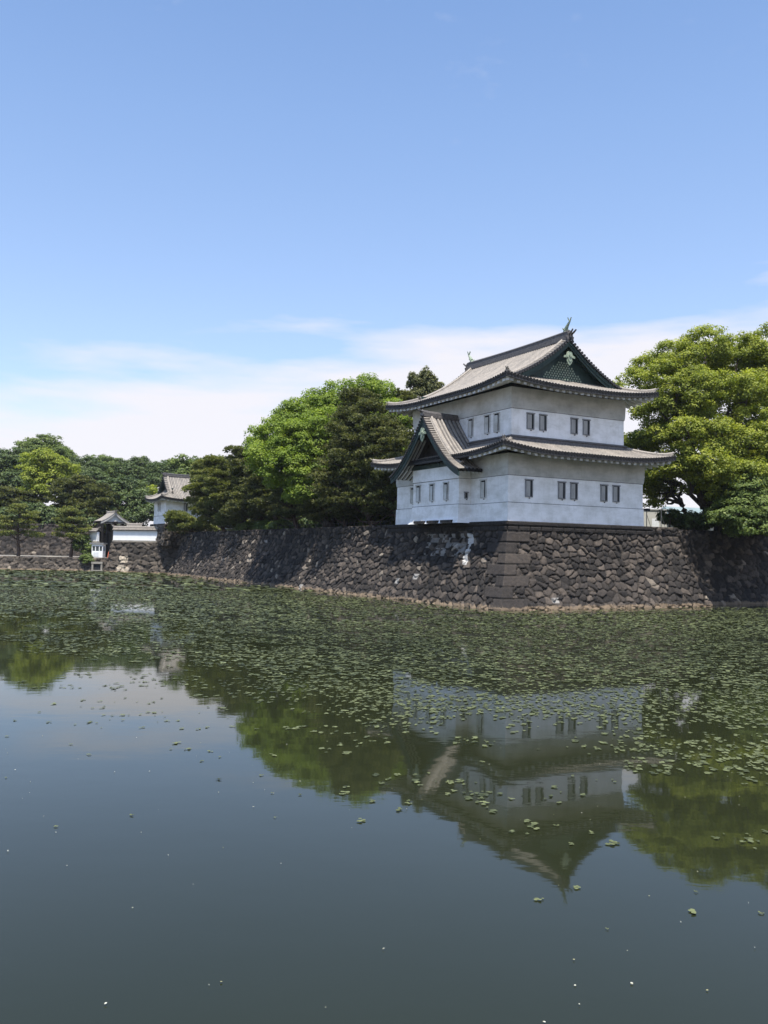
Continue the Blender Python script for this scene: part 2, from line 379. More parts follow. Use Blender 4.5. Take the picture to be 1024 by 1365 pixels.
def soffit(parent, fr, ov, zoff=0.26, sp=0.40, wall=None, sides='xXyY', skip=None):
    """boarded underside plus plastered rafter ends, one mesh each"""
    sf = MB(); rw_ = MB(); fa = MB(); rl_ = []
    def edge(ax, lo, hi, fixed, inward):
        rf = MB(); rl_.append((rf, 'white' if ax == 'y' else 'grey_plaster'))  # y-side rafters greyed, their shade put into the plaster colour
        n = 2 * (int((hi - lo) / sp) // 2) + 2
        def pt(e, d, dz):
            x, y = (e, fixed + inward * d) if ax == 'x' else (fixed + inward * d, e)
            return (x, y, fr.z(x, y, 'y' if ax == 'x' else 'x') - dz) if d > 0.0 else (x, y, fr.z(x, y) - dz)
        prev = None
        for i in range(n + 1):
            e = lo + (hi - lo) * i / n
            dm = min(ov, e - lo, hi - e)
            a, b = pt(e, 0.14, 0.36), pt(e, max(dm, 0.14), 0.40)
            zt = pt(e, 0.0, 0.02); zb = pt(e, 0.0, 0.32)
            cur = (a, b, zt, zb, e)
            if prev:
                sf.quad(prev[0], prev[1], b, a)
                # fascia, made deeper and darker to hold the shadow below it
                fa.quad(prev[2], zt, zb, prev[3]); fa.quad(prev[3], zb, a, prev[0])
            prev = cur
            if i % 2 == 0 and dm > 0.45 and (skip is None or not skip(ax, e)):
                w = 0.17
                p0, p1, p2 = pt(e, 0.20, 0.37), pt(e, (0.3 + dm) / 2, 0.38), pt(e, dm, 0.40)
                side = (1, 0, 0) if ax == 'x' else (0, 1, 0)
                rf.sweep([p0, p1, p2], [(-w, -0.24), (w, -0.24), (w, 0.02), (-w, 0.02)], side)
    if 'y' in sides: edge('x', fr.x0, fr.x1, fr.y0, 1)
    if 'Y' in sides: edge('x', fr.x0, fr.x1, fr.y1, -1)
    if 'x' in sides: edge('y', fr.y0, fr.y1, fr.x0, 1)
    if 'X' in sides: edge('y', fr.y0, fr.y1, fr.x1, -1)
    # hip rafters with white ends
    for cx, sx_ in ((fr.x0, 1), (fr.x1, -1)):
        for cy, sy_ in ((fr.y0, 1), (fr.y1, -1)):
            pts = [(cx + sx_ * d, cy + sy_ * d, fr.z(cx + sx_ * d, cy + sy_ * d) - 0.34) for d in (0.35, ov * 0.5, ov)]
            q = Vector((sx_, -sy_, 0)).normalized()
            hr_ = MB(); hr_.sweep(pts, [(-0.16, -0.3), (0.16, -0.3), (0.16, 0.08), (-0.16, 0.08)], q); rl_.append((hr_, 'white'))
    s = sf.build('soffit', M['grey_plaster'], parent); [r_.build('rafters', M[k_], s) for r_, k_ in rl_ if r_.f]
    fa.build('fascia', M['tileend'], parent)

def irimoya(parent, fr, gin, ridge_h, ov, gd=1.0, axis='y', sp=0.37, rw=0.26, shachi=True, fine=True):
    """hip-and-gable roof, ridge along y, gable verge planes gin inside each eave"""
    x0, x1, y0, y1 = fr.x0, fr.x1, fr.y0, fr.y1
    xm = (x0 + x1) / 2; hw = (x1 - x0) / 2
    vy0, vy1 = y0 + gin, y1 - gin            # verge edges of the upper gable
    rf = Roof()
    gback = gin + 1.1                        # gable wall plane
    def dmx(e):                              # long slopes: up to the hip line, or the ridge inside the verge
        ds = min(e - y0, y1 - e)
        return hw - 0.02 if ds >= gin else ds
    def PL(e, d): return (x0 + d, e, fr.z(x0 + d, e, 'x'))
    def PR(e, d): return (x1 - d, e, fr.z(x1 - d, e, 'x'))
    for P, o in ((PL, (-1, 0, 0)), (PR, (1, 0, 0))):
        rf.slope(P, y0, vy0 - 0.001, lambda e: 0, dmx, (0, 1, 0), o, sp)
        rf.slope(P, vy0 + 0.55, vy1 - 0.55, lambda e: 0, lambda e: hw - 0.02, (0, 1, 0), o, sp, nseg=16)
        rf.slope(P, vy0 + 0.001, vy0 + 0.55, lambda e: 0, lambda e: gin - 0.02 if gin < hw else hw, (0, 1, 0), o, sp)
        rf.slope(P, vy1 - 0.55, vy1 - 0.001, lambda e: 0, lambda e: gin - 0.02, (0, 1, 0), o, sp)
        rf.slope(P, vy1 + 0.001, y1, lambda e: 0, dmx, (0, 1, 0), o, sp)
    def dme(e): return min(gback, e - x0, x1 - e)
    rf.slope(lambda e, d: (e, y0 + d, fr.z(e, y0 + d, 'y')), x0, x1, lambda e: 0, dme, (1, 0, 0), (0, -1, 0), sp)
    rf.slope(lambda e, d: (e, y1 - d, fr.z(e, y1 - d, 'y')), x0, x1, lambda e: 0, dme, (1, 0, 0), (0, 1, 0), sp)
    # verge: short cover tiles laid across the rake
    for vy, s in ((vy0, 1), (vy1, -1)):
        for sx_, xe in ((1, x0), (-1, x1)):
            rf.key = ('v', s, sx_)
            n = int((hw - gin) / 0.34 * 1.15)
            last = None
            for i in range(n + 1):
                d = gin * 0.98 + (hw - gin * 0.98) * i / n
                x = xe + sx_ * d; z = fr.z(x, vy + s * 0.3, 'x')
                a = Vector((x, vy - s * 0.06, z + 0.02)); b = Vector((x, vy + s * 0.62, z + 0.10))
                if last: rf.tile.quad(last[0], a, b, last[1], t=0.3)
                last = (a, b)
                rf.tile.tube([a + Vector((0, 0, 0.05)), b + Vector((0, 0, 0.05))], 0.12, 6, t=random.uniform(0.5, 1))
                rf.end.tube([a + Vector((0, -s * 0.10, 0.06)), a + Vector((0, s * 0.05, 0.06))], 0.16, 8)
            # descending ridge just inside the verge
            rd = MB(); ds = [gin * 1.02 + (hw - 0.1 - gin * 1.02) * k / 10 for k in range(11)]
            pts = [(xe + sx_ * d, vy + s * 0.86, fr.z(xe + sx_ * d, vy + s * 0.86, 'x') + 0.05) for d in ds]
            ridge_run(rd, pts, (0, 1, 0), rw * 0.8, 0.36, 0.9)
            horn(rd, pts[0], (-sx_, 0, 0), 0.75)
            rd.build('descending_ridge', M['tile'], parent)
    body = rf.build('upper_roof_tiles' if shachi else 'roof_tiles', parent)
    # hip ridges
    for cx, sx_ in ((x0, 1), (x1, -1)):
        for cy, sy_ in ((y0, 1), (y1, -1)):
            hm = MB(); ds = [0.25 + (gin + 0.15 - 0.25) * k / 8 for k in range(9)]
            pts = [(cx + sx_ * d, cy + sy_ * d, fr.z(cx + sx_ * d, cy + sy_ * d) + 0.04 + 0.22 * max(0, 1 - d / 1.2) ** 2) for d in ds]
            q = Vector((sx_, -sy_, 0)).normalized()
            ridge_run(hm, pts, q, rw * 0.8, 0.34, 0.8); horn(hm, pts[0], (-sx_, -sy_, 0), 0.62)
            horn(hm, pts[4], (-sx_, -sy_, 0), 0.6)
            hm.build('hip_ridge', M['tile'], parent)
    zr = fr.z(xm, (y0 + y1) / 2, 'x')
    rm = MB(); n = 8
    pts = []
    for k in range(n + 1):
        y = vy0 + 0.05 + (vy1 - vy0 - 0.1) * k / n; u = abs(2 * k / n - 1); pts.append((xm, y, zr - 0.1 + 0.12 * u * u))
    h = ridge_h; w = rw * 1.15
    prof = [(-w, 0), (-w, h * 0.25), (-w * 0.9, h * 0.27), (-w * 0.9, h * 0.5), (-w * 0.82, h * 0.52), (-w * 0.82, h * 0.78), (-w * 0.95, h * 0.8), (-w * 0.95, h * 0.86), (-w * 0.4, h * 0.98), (0, h * 1.05),
            (w * 0.4, h * 0.98), (w * 0.95, h * 0.86), (w * 0.95, h * 0.8), (w * 0.82, h * 0.78), (w * 0.82, h * 0.52), (w * 0.9, h * 0.5), (w * 0.9, h * 0.27), (w, h * 0.25), (w, 0)]
    rm.sweep(pts, prof, (1, 0, 0), 0.4)
    horn(rm, (xm, vy0 + 0.05, zr + 0.1), (0, -1, 0), 1.25 * (h / 0.9)); horn(rm, (xm, vy1 - 0.05, zr + 0.1), (0, 1, 0), 1.25 * (h / 0.9))
    rm.build('main_ridge', M['noshi'], parent)
    # gable ends: boards, panel, ornament
    for vy, s in ((vy0, 1), (vy1, -1)):
        for sx_, xe in ((1, x0), (-1, x1)):
            gb = MB()
            for (off, dep, t0, t1) in ((0.02, 0.62, -0.02, 0.10), (0.10, 0.30, -0.10, 0.04)):
                ds = [gin * 0.9 + (hw - gin * 0.9) * k / 12 for k in range(13)]
                for k in range(12):
                    q = []
                    for d in (ds[k], ds[k + 1]):
                        x = xe + sx_ * d; z = fr.z(x, vy + s * 0.3, 'x') - off
                        dd = dep * (1.0 + 0.25 * (1 - (d - gin) / (hw - gin)))
                        q.append((x, z, dd))
                    (xa, za, da), (xb, zb, db) = q
                    ya, yb = vy + s * (t0 + 0.1), vy + s * (t1 + 0.1)
                    gb.hexa([(xa, ya, za - da), (xb, ya, zb - db), (xb, yb, zb - db), (xa, yb, za - da), (xa, ya, za), (xb, ya, zb), (xb, yb, zb), (xa, yb, za)])
            gb.build('bargeboard', M['copper'], parent)
        gp = MB(); yb = vy + s * 1.05; zb = fr.z(xm, y0 + gback, 'y') - 0.15
        xs = np.linspace(-1, 1, 25) * (hw - gin * 0.8); prev = None
        for x in xs:
            z = max(zb, fr.z(xm + x, (y0 + y1) / 2, 'x') - 0.15); cur = ((xm + x, yb, zb), (xm + x, yb, z))
            if prev: gp.quad(prev[0], cur[0], cur[1], prev[1])
            prev = cur
        # soffit between the verge and the panel
        prev = None
        for x in xs:
            z = fr.z(xm + x, (y0 + y1) / 2, 'x') - 0.17; cur = ((xm + x, vy + s * 0.15, z), (xm + x, yb, z))
            if prev: gp.quad(prev[0], cur[0], cur[1], prev[1])
            prev = cur
        gp.box(xm - (hw - gin * 1.0), xm + (hw - gin * 1.0), min(yb, yb - s * 0.14), max(yb, yb - s * 0.14), zb - 0.1, zb + 0.22)
        pan = gp.build('gable_panel', M['copper'], parent)
        if fine:
            sc_ = MB(); rows = 8; top = fr.z(xm, 0.5 * (y0 + y1), 'x') - zb
            for r_ in range(rows):
                z = zb + 0.36 + r_ * 0.235
                half = None
                for q in np.linspace(0, hw, 200):
                    if fr.z(xm + q, (y0 + y1) / 2, 'x') - 1.15 < z: half = q; break
                half = max(0, 2.7 - 0.30 * r_)
                m = int(half / 0.17)
                for c in range(-m, m + 1):
                    if (c + r_) % 2: continue
                    x = xm + c * 0.17; y = yb - s * 0.05; g = 0.12
                    sc_.hexa([(x - g, y, z), (x, y, z - g), (x, y + s * 0.03, z - g), (x - g, y + s * 0.03, z), (x, y, z + g), (x + g, y, z), (x + g, y + s * 0.03, z), (x, y + s * 0.03, z + g)])
            sc_.build('scale_pattern', M['verdigris'], pan)
            gegyo(parent, xm, vy - s * 0.06, zr - 1.75, s, 1.15)

def gegyo(parent, x, y, z, s, k):
    """hanging carved pendant under a gable peak"""
    g = MB()
    outl = [(0, 0.55), (0.2, 0.62), (0.42, 0.5), (0.55, 0.2), (0.95, 0.1), (1.0, -0.12), (0.7, -0.1), (0.45, -0.18), (0.5, -0.45), (0.3, -0.72), (0.0, -0.95)]
    outl = [(a * 0.62, b * 0.8) for a, b in outl]
    full = outl + [(-a, b) for a, b in outl[::-1][1:-1]]
    for (sc_, t0, t1) in ((1.0, 0.0, 0.10), (0.62, -0.07, 0.0)):
        kk = len(g.v); n = len(full)
        for off in (t0, t1):
            for a, b in full: g.v.append((x + a * k * sc_, y + s * off, z + b * k * sc_))
        g.f.append(tuple(range(kk, kk + n))); g.f.append(tuple(range(kk + n, kk + 2 * n))[::-1]); g.t += [0.5, 0.5]
        for j in range(n): g.f.append((kk + j, kk + (j + 1) % n, kk + n + (j + 1) % n, kk + n + j)); g.t.append(0.5)
    g.tube([(x, y - s * 0.16, z + 0.12 * k), (x, y + s * 0.04, z + 0.12 * k)], 0.14 * k, 8)
    g.build('gable_pendant', M['verdigris'], parent)

# same thing turned for a gable that faces -x (used on the bay)
def shachi(parent, x, y, z, s, h=1.45):
    """dolphin-like ridge fish, head down on the ridge, tail curling up; s = direction (along y) the head faces inward"""
    f = MB()
    pts = []; rad = []
    for k in range(11):
        t = k / 10
        yy = y + s * (0.42 * math.cos(t * 2.2) - 0.2) ; zz = z + h * (0.10 + 0.80 * t ** 1.05)
        pts.append((x, yy, zz)); rad.append(h * (0.085 + 0.085 * math.sin(min(1, t * 1.9) * PI * 0.55)) * (1 - t) ** 0.55 + 0.03)
    f.tube(pts, rad, 8)
    # head resting on the ridge
    f.tube([(x, y + s * 0.05, z + 0.18), (x, y + s * 0.32, z + 0.2), (x, y + s * 0.5, z + 0.10)], [0.2, 0.19, 0.08], 8)
    # tail flukes
    tx = Vector(pts[-1])
    for dy, dx in ((0.30, 0.0), (-0.24, 0.0), (0.05, 0.2), (0.05, -0.2)):
        tip = tx + Vector((dx, s * dy, 0.34)); m = 0.05
        f.hexa([tx + Vector((-m, -m, -0.12)), tx + Vector((m, -m, -0.12)), tx + Vector((m, m, -0.05)), tx + Vector((-m, m, -0.05)),
                tip + Vector((-0.02, -0.05, 0)), tip + Vector((0.02, -0.05, 0)), tip + Vector((0.02, 0.05, 0.05)), tip + Vector((-0.02, 0.05, 0.05))])
    # fins and dorsal spikes
    for k in (2, 4, 6, 8):
        p = Vector(pts[k]); r = rad[k]
        f.hexa([p + Vector((-0.02, -s * r * 0.6, -0.1)), p + Vector((0.02, -s * r * 0.6, -0.1)), p + Vector((0.02, -s * r * 0.6, 0.1)), p + Vector((-0.02, -s * r * 0.6, 0.1)),
                p + Vector((-0.01, -s * (r + 0.16), 0.08)), p + Vector((0.01, -s * (r + 0.16), 0.08)), p + Vector((0.01, -s * (r + 0.16), 0.16)), p + Vector((-0.01, -s * (r + 0.16), 0.16))])
    for sg in (-1, 1):
        p = Vector(pts[2]); f.hexa([p + Vector((sg * 0.1, -0.1, -0.05)), p + Vector((sg * 0.1, 0.1, -0.05)), p + Vector((sg * 0.12, 0.12, 0.08)), p + Vector((sg * 0.12, -0.08, 0.08)),
                                    p + Vector((sg * 0.38, -0.06, 0.14)), p + Vector((sg * 0.38, 0.04, 0.14)), p + Vector((sg * 0.36, 0.04, 0.24)), p + Vector((sg * 0.36, -0.04, 0.24))])
    f.build('ridge_fish', M['verdigris'], parent, smooth=False)

def window(parent, face, u, v0, v1, fixed, w, lab=None, out=-1):
    """face 'y': wall plane y=fixed facing -y; face 'x': wall plane x=fixed facing -x; u = centre"""
    def bx(mb, u0, u1, d0, d1, z0, z1):
        a, b = fixed + out * d1, fixed + out * d0; a, b = min(a, b), max(a, b)
        if face == 'y': mb.box(u0, u1, a, b, z0, z1)
        else: mb.box(a, b, u0, u1, z0, z1)
    fr = MB(); h = w / 2; t = 0.085
    bx(fr, u - h, u - h + t, 0.012, 0.10, v0 + t, v1 - t); bx(fr, u + h - t, u + h, 0.012, 0.10, v0 + t, v1 - t)
    bx(fr, u - h - 0.05, u + h + 0.05, 0.012, 0.15, v1 - t, v1 + 0.03); bx(fr, u - h, u + h, 0.012, 0.09, v0, v0 + t)
    f = fr.build('window', M['frame'] if face == 'y' else M['cove_plaster'], parent)
    bk = MB(); bx(bk, u - h + t, u + h - t, 0.004, 0.02, v0 + t, v1 - t); bk.build('opening', M['dark'], f)
    sh_ = MB(); sg = 1 if face == 'y' else -1
    q0, q1 = (u - h + t + 0.04, u + h - t - 0.22) if face == 'y' else (u - h + t + 0.24, u + h - t - 0.02)
    bx(sh_, q0, q1, 0.03, 0.07, v0 + t + 0.02, v1 - t - (0.06 if face == 'y' else 0.16)); sh_.build('shutter', M['shutter'] if face == 'y' else M['cove_plaster'], f)
    kb = MB(); bx(kb, u + sg * 0.08 - 0.05, u + sg * 0.08 + 0.05, 0.0, 0.09, v0 - 0.13, v0 - 0.04); kb.build('drip_block', M['groove'], f)

def ring(mb, x0, x1, y0, y1, z0, z1, o0, o1, faces=(0, 1, 2, 3)):
    """four vertical (or leaning) wall faces with outward offsets o0 (bottom) and o1 (top)"""
    lo = [(x0 - o0, y0 - o0, z0), (x1 + o0, y0 - o0, z0), (x1 + o0, y1 + o0, z0), (x0 - o0, y1 + o0, z0)]
    hi = [(x0 - o1, y0 - o1, z1), (x1 + o1, y0 - o1, z1), (x1 + o1, y1 + o1, z1), (x0 - o1, y1 + o1, z1)]
    for i in faces:
        j = (i + 1) % 4; mb.quad(lo[i], lo[j], hi[j], hi[i])
    return lo, hi

# ------------------------------------------------------------------ the corner tower
TW, TL = 17.1, 20.9
IU, IL = 1.33, 1.37
WT0 = 8.09
Z0, Z1, Z2, Z3 = 8.12, 9.85, 12.43, 19.03
def build_tower():
    T = empty('corner_turret', (OX, OY, 0), YAW, 'large two-storey white castle tower with grey tiled roofs on the corner of the stone wall', 'tower')
    w = MB()
    ring(w, 0, TW, 0, TL, WT0, Z1, 0.10, 0.07); ring(w, 0, TW, 0, TL, Z1, Z1 + 0.001, 0.07, 0.0)
    ring(w, 0, TW, 0, TL, Z1, Z2, 0, 0)
    w.build('lower_wall', M['plaster'], T)
    for fs, mm in (((0,), 'grey_plaster'), ((2,), 'grey_plaster'), ((1,), 'cove_plaster'), ((3,), 'cove_plaster')):  # y-side coves take the darker plaster: shade painted by facing
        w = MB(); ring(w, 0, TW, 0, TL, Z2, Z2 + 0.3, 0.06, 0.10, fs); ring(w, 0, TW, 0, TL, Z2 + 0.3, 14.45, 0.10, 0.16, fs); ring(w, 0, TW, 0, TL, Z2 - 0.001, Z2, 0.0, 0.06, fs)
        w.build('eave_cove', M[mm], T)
    w = MB(); x0, x1, y0, y1 = IU, TW - IU, IL, TL - IL
    ring(w, x0, x1, y0, y1, 15.4, Z3, 0, 0); w.build('upper_wall', M['plaster'], T)
    for fs, mm in (((0,), 'grey_plaster'), ((2,), 'grey_plaster'), ((1,), 'cove_plaster'), ((3,), 'cove_plaster')):  # same split above: shaded y sides darker, x sides lighter
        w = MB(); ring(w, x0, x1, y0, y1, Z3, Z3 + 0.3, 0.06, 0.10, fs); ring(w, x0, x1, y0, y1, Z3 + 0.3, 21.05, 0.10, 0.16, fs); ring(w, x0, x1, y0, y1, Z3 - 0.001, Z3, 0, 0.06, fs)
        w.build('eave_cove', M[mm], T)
    g = MB()
    ring(g, 0, TW, 0, TL, Z1 - 0.01, Z1 + 0.035, 0.085, 0.03); ring(g, 0, TW, 0, TL, Z2 - 0.04, Z2 - 0.003, 0.012, 0.05); ring(g, x0, x1, y0, y1, Z3 - 0.04, Z3 - 0.003, 0.012, 0.05)
    g.build('moulding_shadow', M['groove'], T)  # dark strips paint the shadow at each wall step
    # windows
    for c in (3.58, 5.12, 9.08, 10.66): window(T, 'y', c, 17.1, 18.7, IL, 0.9)
    for c in (2.4, 6.38, 7.92, 11.8, 13.42): window(T, 'y', c, 10.42, 12.1, 0, 0.9)
    for c in (8.15, 5.28, 3.68): window(T, 'x', c, 16.94, 18.84, IU, 0.95)
    window(T, 'x', 3.92, 10.38, 12.2, 0, 0.95)
    window(T, 'x', 17.3, 10.4, 12.2, 0, 0.95)
    # lower skirt roof
    ov = 2.3
    fr = HipFrame(-ov, TW + ov, -ov, TL + ov, 14.55, 0.30, 0.022, 0.62, 7.0)
    rf = Roof(); run = ov + IU
    dm = lambda lo, hi: (lambda e: min(run, e - lo, hi - e))
    rf.slope(lambda e, d: (e, fr.y0 + d, fr.z(e, fr.y0 + d, 'y')), fr.x0, fr.x1, lambda e: 0, dm(fr.x0, fr.x1), (1, 0, 0), (0, -1, 0))
    rf.slope(lambda e, d: (e, fr.y1 - d, fr.z(e, fr.y1 - d, 'y')), fr.x0, fr.x1, lambda e: 0, dm(fr.x0, fr.x1), (1, 0, 0), (0, 1, 0))
    rf.slope(lambda e, d: (fr.x0 + d, e, fr.z(fr.x0 + d, e, 'x')), fr.y0, fr.y1, lambda e: 0, dm(fr.y0, fr.y1), (0, 1, 0), (-1, 0, 0))
    rf.slope(lambda e, d: (fr.x1 - d, e, fr.z(fr.x1 - d, e, 'x')), fr.y0, fr.y1, lambda e: 0, dm(fr.y0, fr.y1), (0, 1, 0), (1, 0, 0))
    low = rf.build('lower_roof_tiles', T)
    for cx, sx_ in ((fr.x0, 1), (fr.x1, -1)):
        for cy, sy_ in ((fr.y0, 1), (fr.y1, -1)):
            hm = MB(); pts = [(cx + sx_ * d, cy + sy_ * d, fr.z(cx + sx_ * d, cy + sy_ * d) + 0.04 + 0.22 * max(0, 1 - d / 1.2) ** 2) for d in [0.25 + (run - 0.2) * k / 8 for k in range(9)]]
            q = Vector((sx_, -sy_, 0)).normalized(); ridge_run(hm, pts, q, 0.2, 0.32, 0.8); horn(hm, pts[0], (-sx_, -sy_, 0), 0.62); horn(hm, pts[3], (-sx_, -sy_, 0), 0.6)
            hm.build('hip_ridge', M['tile'], T)
    zz = fr.z(5, fr.y0 + run, 'y')
    fl = MB(); ring(fl, x0, x1, y0, y1, zz - 0.15, 16.18, 0.42, 0.34); ring(fl, x0, x1, y0, y1, 16.18, 16.24, 0.34, 0.42); ring(fl, x0, x1, y0, y1, 16.24, 16.46, 0.42, 0.02)
    fl.build('wall_flashing', M['noshi'], T)
    soffit(T, fr, ov, sides='xXyY', skip=lambda ax, e: ax == 'y' and 4.0 < e < 17.0)
    # upper roof
    ou = 2.45
    fu = HipFrame(IU - ou, TW - IU + ou, IL - ou, TL - IL + ou, 21.15, 0.27, 0.0303, 0.62, 7.5)
    irimoya(T, fu, 2.6, 0.95, ou)
    soffit(T, fu, ou)
    zr = fu.z(TW / 2, TL / 2, 'x')
    shachi(T, TW / 2, fu.y0 + 2.6 + 0.45, zr + 0.72, 1, 1.3); shachi(T, TW / 2, fu.y1 - 2.6 - 0.45, zr + 0.72, -1, 1.3)
    # projecting bay on the left side
    bn, bf, bj = 6.13, 14.93, 1.41
    w = MB()
    def prism(pa, zlo, zhi, olo=0.0, ohi=0.0):
        w.quad((-bj - olo, bn - olo, zlo), (-bj - olo, bf + olo, zlo), (-bj - ohi, bf + ohi, zhi), (-bj - ohi, bn - ohi, zhi))
        for b_, s in ((bn, -1), (bf, 1)):
            w.quad((0.2, b_ + s * olo, zlo), (-bj - olo, b_ + s * olo, zlo), (-bj - ohi, b_ + s * ohi, zhi), (0.2, b_ + s * ohi, zhi))
    prism(0, 8.0, 8.6, 0.42, 0.16); prism(0, 8.6, Z1, 0.16, 0.07); prism(0, Z1, Z2 - 0.0, 0, 0); prism(0, Z2, 13.75, 0.06, 0.06)
    bay = w.build('bay_wall', M['plaster'], T)
    g = MB()
    for z_, o_ in ((Z1, 0.085), (Z2 - 0.03, 0.05)):
        g.box(-bj - o_, -bj + 0.02, bn - o_, bf + o_, z_ - 0.012, z_ + 0.03); g.box(-bj - o_ + 0.01, 0.1, bn - o_, bn, z_ - 0.01, z_ + 0.028)
    g.build('bay_moulding_shadow', M['groove'], bay)  # painted step shadow carried round the bay
    for c in (8.4, 11.1, 13.8): window(T, 'x', c, 10.35, 12.16, -bj, 0.9)
    window(T, 'y', -0.58, 10.42, 11.08, bn, 0.42)
    dr = MB()
    for c in (7.6, 10.2, 12.8): dr.box(-bj - 0.62, -bj - 0.2, c - 0.95, c + 0.95, 8.02, 8.30)
    dr.build('drop_hatch', M['timber'], bay)
    # bay gable roof: ridge runs along x at y = bm
    bm = 10.53; hw = 6.6; ze = 12.95; gx = -3.05
    def zb(d): return ze + 0.50 * d + 0.062 * d * d + 0.22 * max(0, 1 - d / 2.5) ** 2 * 0.5
    def start(x):
        if x < -0.15: return 0.0
        zs = fr.z(x, bm, 'x') - 0.12; d = 0.0
        while zb(d) < zs and d < hw: d += 0.05
        return d
    rb = Roof()
    for s in (1, -1):
        P = (lambda e, d, s=s: (e, bm - s * (hw - d), zb(d)))
        rb.slope(P, gx + 0.62, -0.15, lambda e: 0.0, lambda e: hw - 0.02, (1, 0, 0), (0, -s, 0), 0.46, 0.15, 16)
        rb.slope(P, -0.15, IU, start, lambda e: hw - 0.02, (1, 0, 0), (0, -s, 0), 0.46, 0.15, 16, ends=False)
        n = 30; last = None; rb.key = ('v', s)
        for i in range(n + 1):
            d = hw * i / n; y = bm - s * (hw - d); z = zb(d)
            a = Vector((gx - 0.06, y, z + 0.02)); b = Vector((gx + 0.66, y, z + 0.08))
            if last: rb.tile.quad(last[0], a, b, last[1], t=0.3)
            last = (a, b)
            rb.tile.tube([a + Vector((0, 0, 0.05)), b + Vector((0, 0, 0.05))], 0.10, 6, t=random.uniform(0.6, 1))
            rb.end.tube([a + Vector((-0.06, 0, 0.04)), a + Vector((0.05, 0, 0.04))], 0.115, 7)
        rd = MB(); pts = [(gx + 0.98, bm - s * (hw - d), zb(d) + 0.05) for d in [0.9 + (hw - 1.0) * k / 10 for k in range(11)]]
        ridge_run(rd, pts, (1, 0, 0), 0.2, 0.34, 0.95); horn(rd, pts[0], (0, -s, 0), 0.7); rd.build('descending_ridge', M['tile'], T)
        # rafters under the low side eaves
        ra = MB()
        for k in range(6):
            x = gx + 0.5 + k * 0.5
            ra.sweep([(x, bm - s * (hw - d), zb(d) - 0.22) for d in (0.3, 1.0, 1.9)], [(-0.085, -0.18), (0.085, -0.18), (0.085, 0.02), (-0.085, 0.02)], (1, 0, 0))
        ra.build('rafters', M['white'], T)
        # underside boarding with battens seen through the open gable
        un = MB()
        ds = [0.1 + (hw - 0.2) * k / 12 for k in range(13)]
        for k in range(12):
            un.quad((gx + 0.1, bm - s * (hw - ds[k]), zb(ds[k]) - 0.2), (0.2, bm - s * (hw - ds[k]), zb(ds[k]) - 0.2), (0.2, bm - s * (hw - ds[k + 1]), zb(ds[k + 1]) - 0.2), (gx + 0.1, bm - s * (hw - ds[k + 1]), zb(ds[k + 1]) - 0.2))
        un.build('roof_underside', M['timber'], T)
        for x in (gx + 0.55, gx + 0.95, gx + 1.35):
            bt = MB(); bt.sweep([(x, bm - s * (hw - d), zb(d) - 0.26) for d in (0.6, 1.7, 2.8, 3.9, 5.0)], [(-0.1, -0.12), (0.1, -0.12), (0.1, 0.02), (-0.1, 0.02)], (1, 0, 0)); bt.build('batten', M['shutter'], T)
    rb.build('bay_roof_tiles', T)
    rm = MB(); zr2 = zb(hw)
    pts = [(gx + (IU - gx) * k / 6, bm, zr2 - 0.08 + 0.16 * (1 - k / 6) ** 2) for k in range(7)]
    ridge_run(rm, pts, (0, 1, 0), 0.24, 0.55, 0.5); horn(rm, (gx + 0.02, bm, zr2 + 0.15), (-1, 0, 0), 0.95); rm.build('bay_ridge', M['noshi'], T)
    gb = MB()
    for s in (1, -1):
        for (t0, t1, off, dep) in ((0.06, 0.20, 0.02, 0.85), (-0.01, 0.12, 0.04, 0.34)):
            ds = [hw * k / 14 for k in range(15)]
            for k in range(14):
                q = [(bm - s * (hw - d), zb(d) - off, dep * (0.75 + 0.35 * d / hw)) for d in (ds[k], ds[k + 1])]
                (ya, za, da), (yb_, zb_, db) = q; xa, xb = gx + t0, gx + t1
                gb.hexa([(xa, ya, za - da), (xa, yb_, zb_ - db), (xb, yb_, zb_ - db), (xb, ya, za - da), (xa, ya, za), (xa, yb_, zb_), (xb, yb_, zb_), (xb, ya, za)])
    gb.build('bargeboard', M['copper'], T)
    # recessed gable panel and tie beam
    gp = MB(); xb = -1.0; prev = None
    for y in np.linspace(-hw + 1.6, hw - 1.6, 21):
        z = zb(hw - abs(y)) - 0.22; cur = ((xb, bm + y, 13.7), (xb, bm + y, max(z, 13.7)))
        if prev: gp.quad(prev[0], cur[0], cur[1], prev[1])
        prev = cur
    gp.build('gable_panel', M['timber'], T)
    bb = MB(); bb.box(-bj - 0.12, -bj + 0.3, bn - 0.1, bf + 0.1, 13.752, 14.2)
    for y in (7.8, 9.6, 11.4, 13.2): bb.box(-bj - 0.16, -bj - 0.122, y - 0.05, y + 0.05, 13.76, 14.19)
    bb.build('tie_beam', M['copper'], T)
    # pendant turned to face -x
    g = MB(); outl = [(0, 0.55), (0.2, 0.62), (0.42, 0.5), (0.55, 0.2), (0.95, 0.1), (1.0, -0.12), (0.7, -0.1), (0.45, -0.18), (0.5, -0.45), (0.3, -0.72), (0.0, -0.95)]
    outl = [(a * 0.72, b * 0.95) for a, b in outl]; full = outl + [(-a, b) for a, b in outl[::-1][1:-1]]; zc = zr2 - 1.75
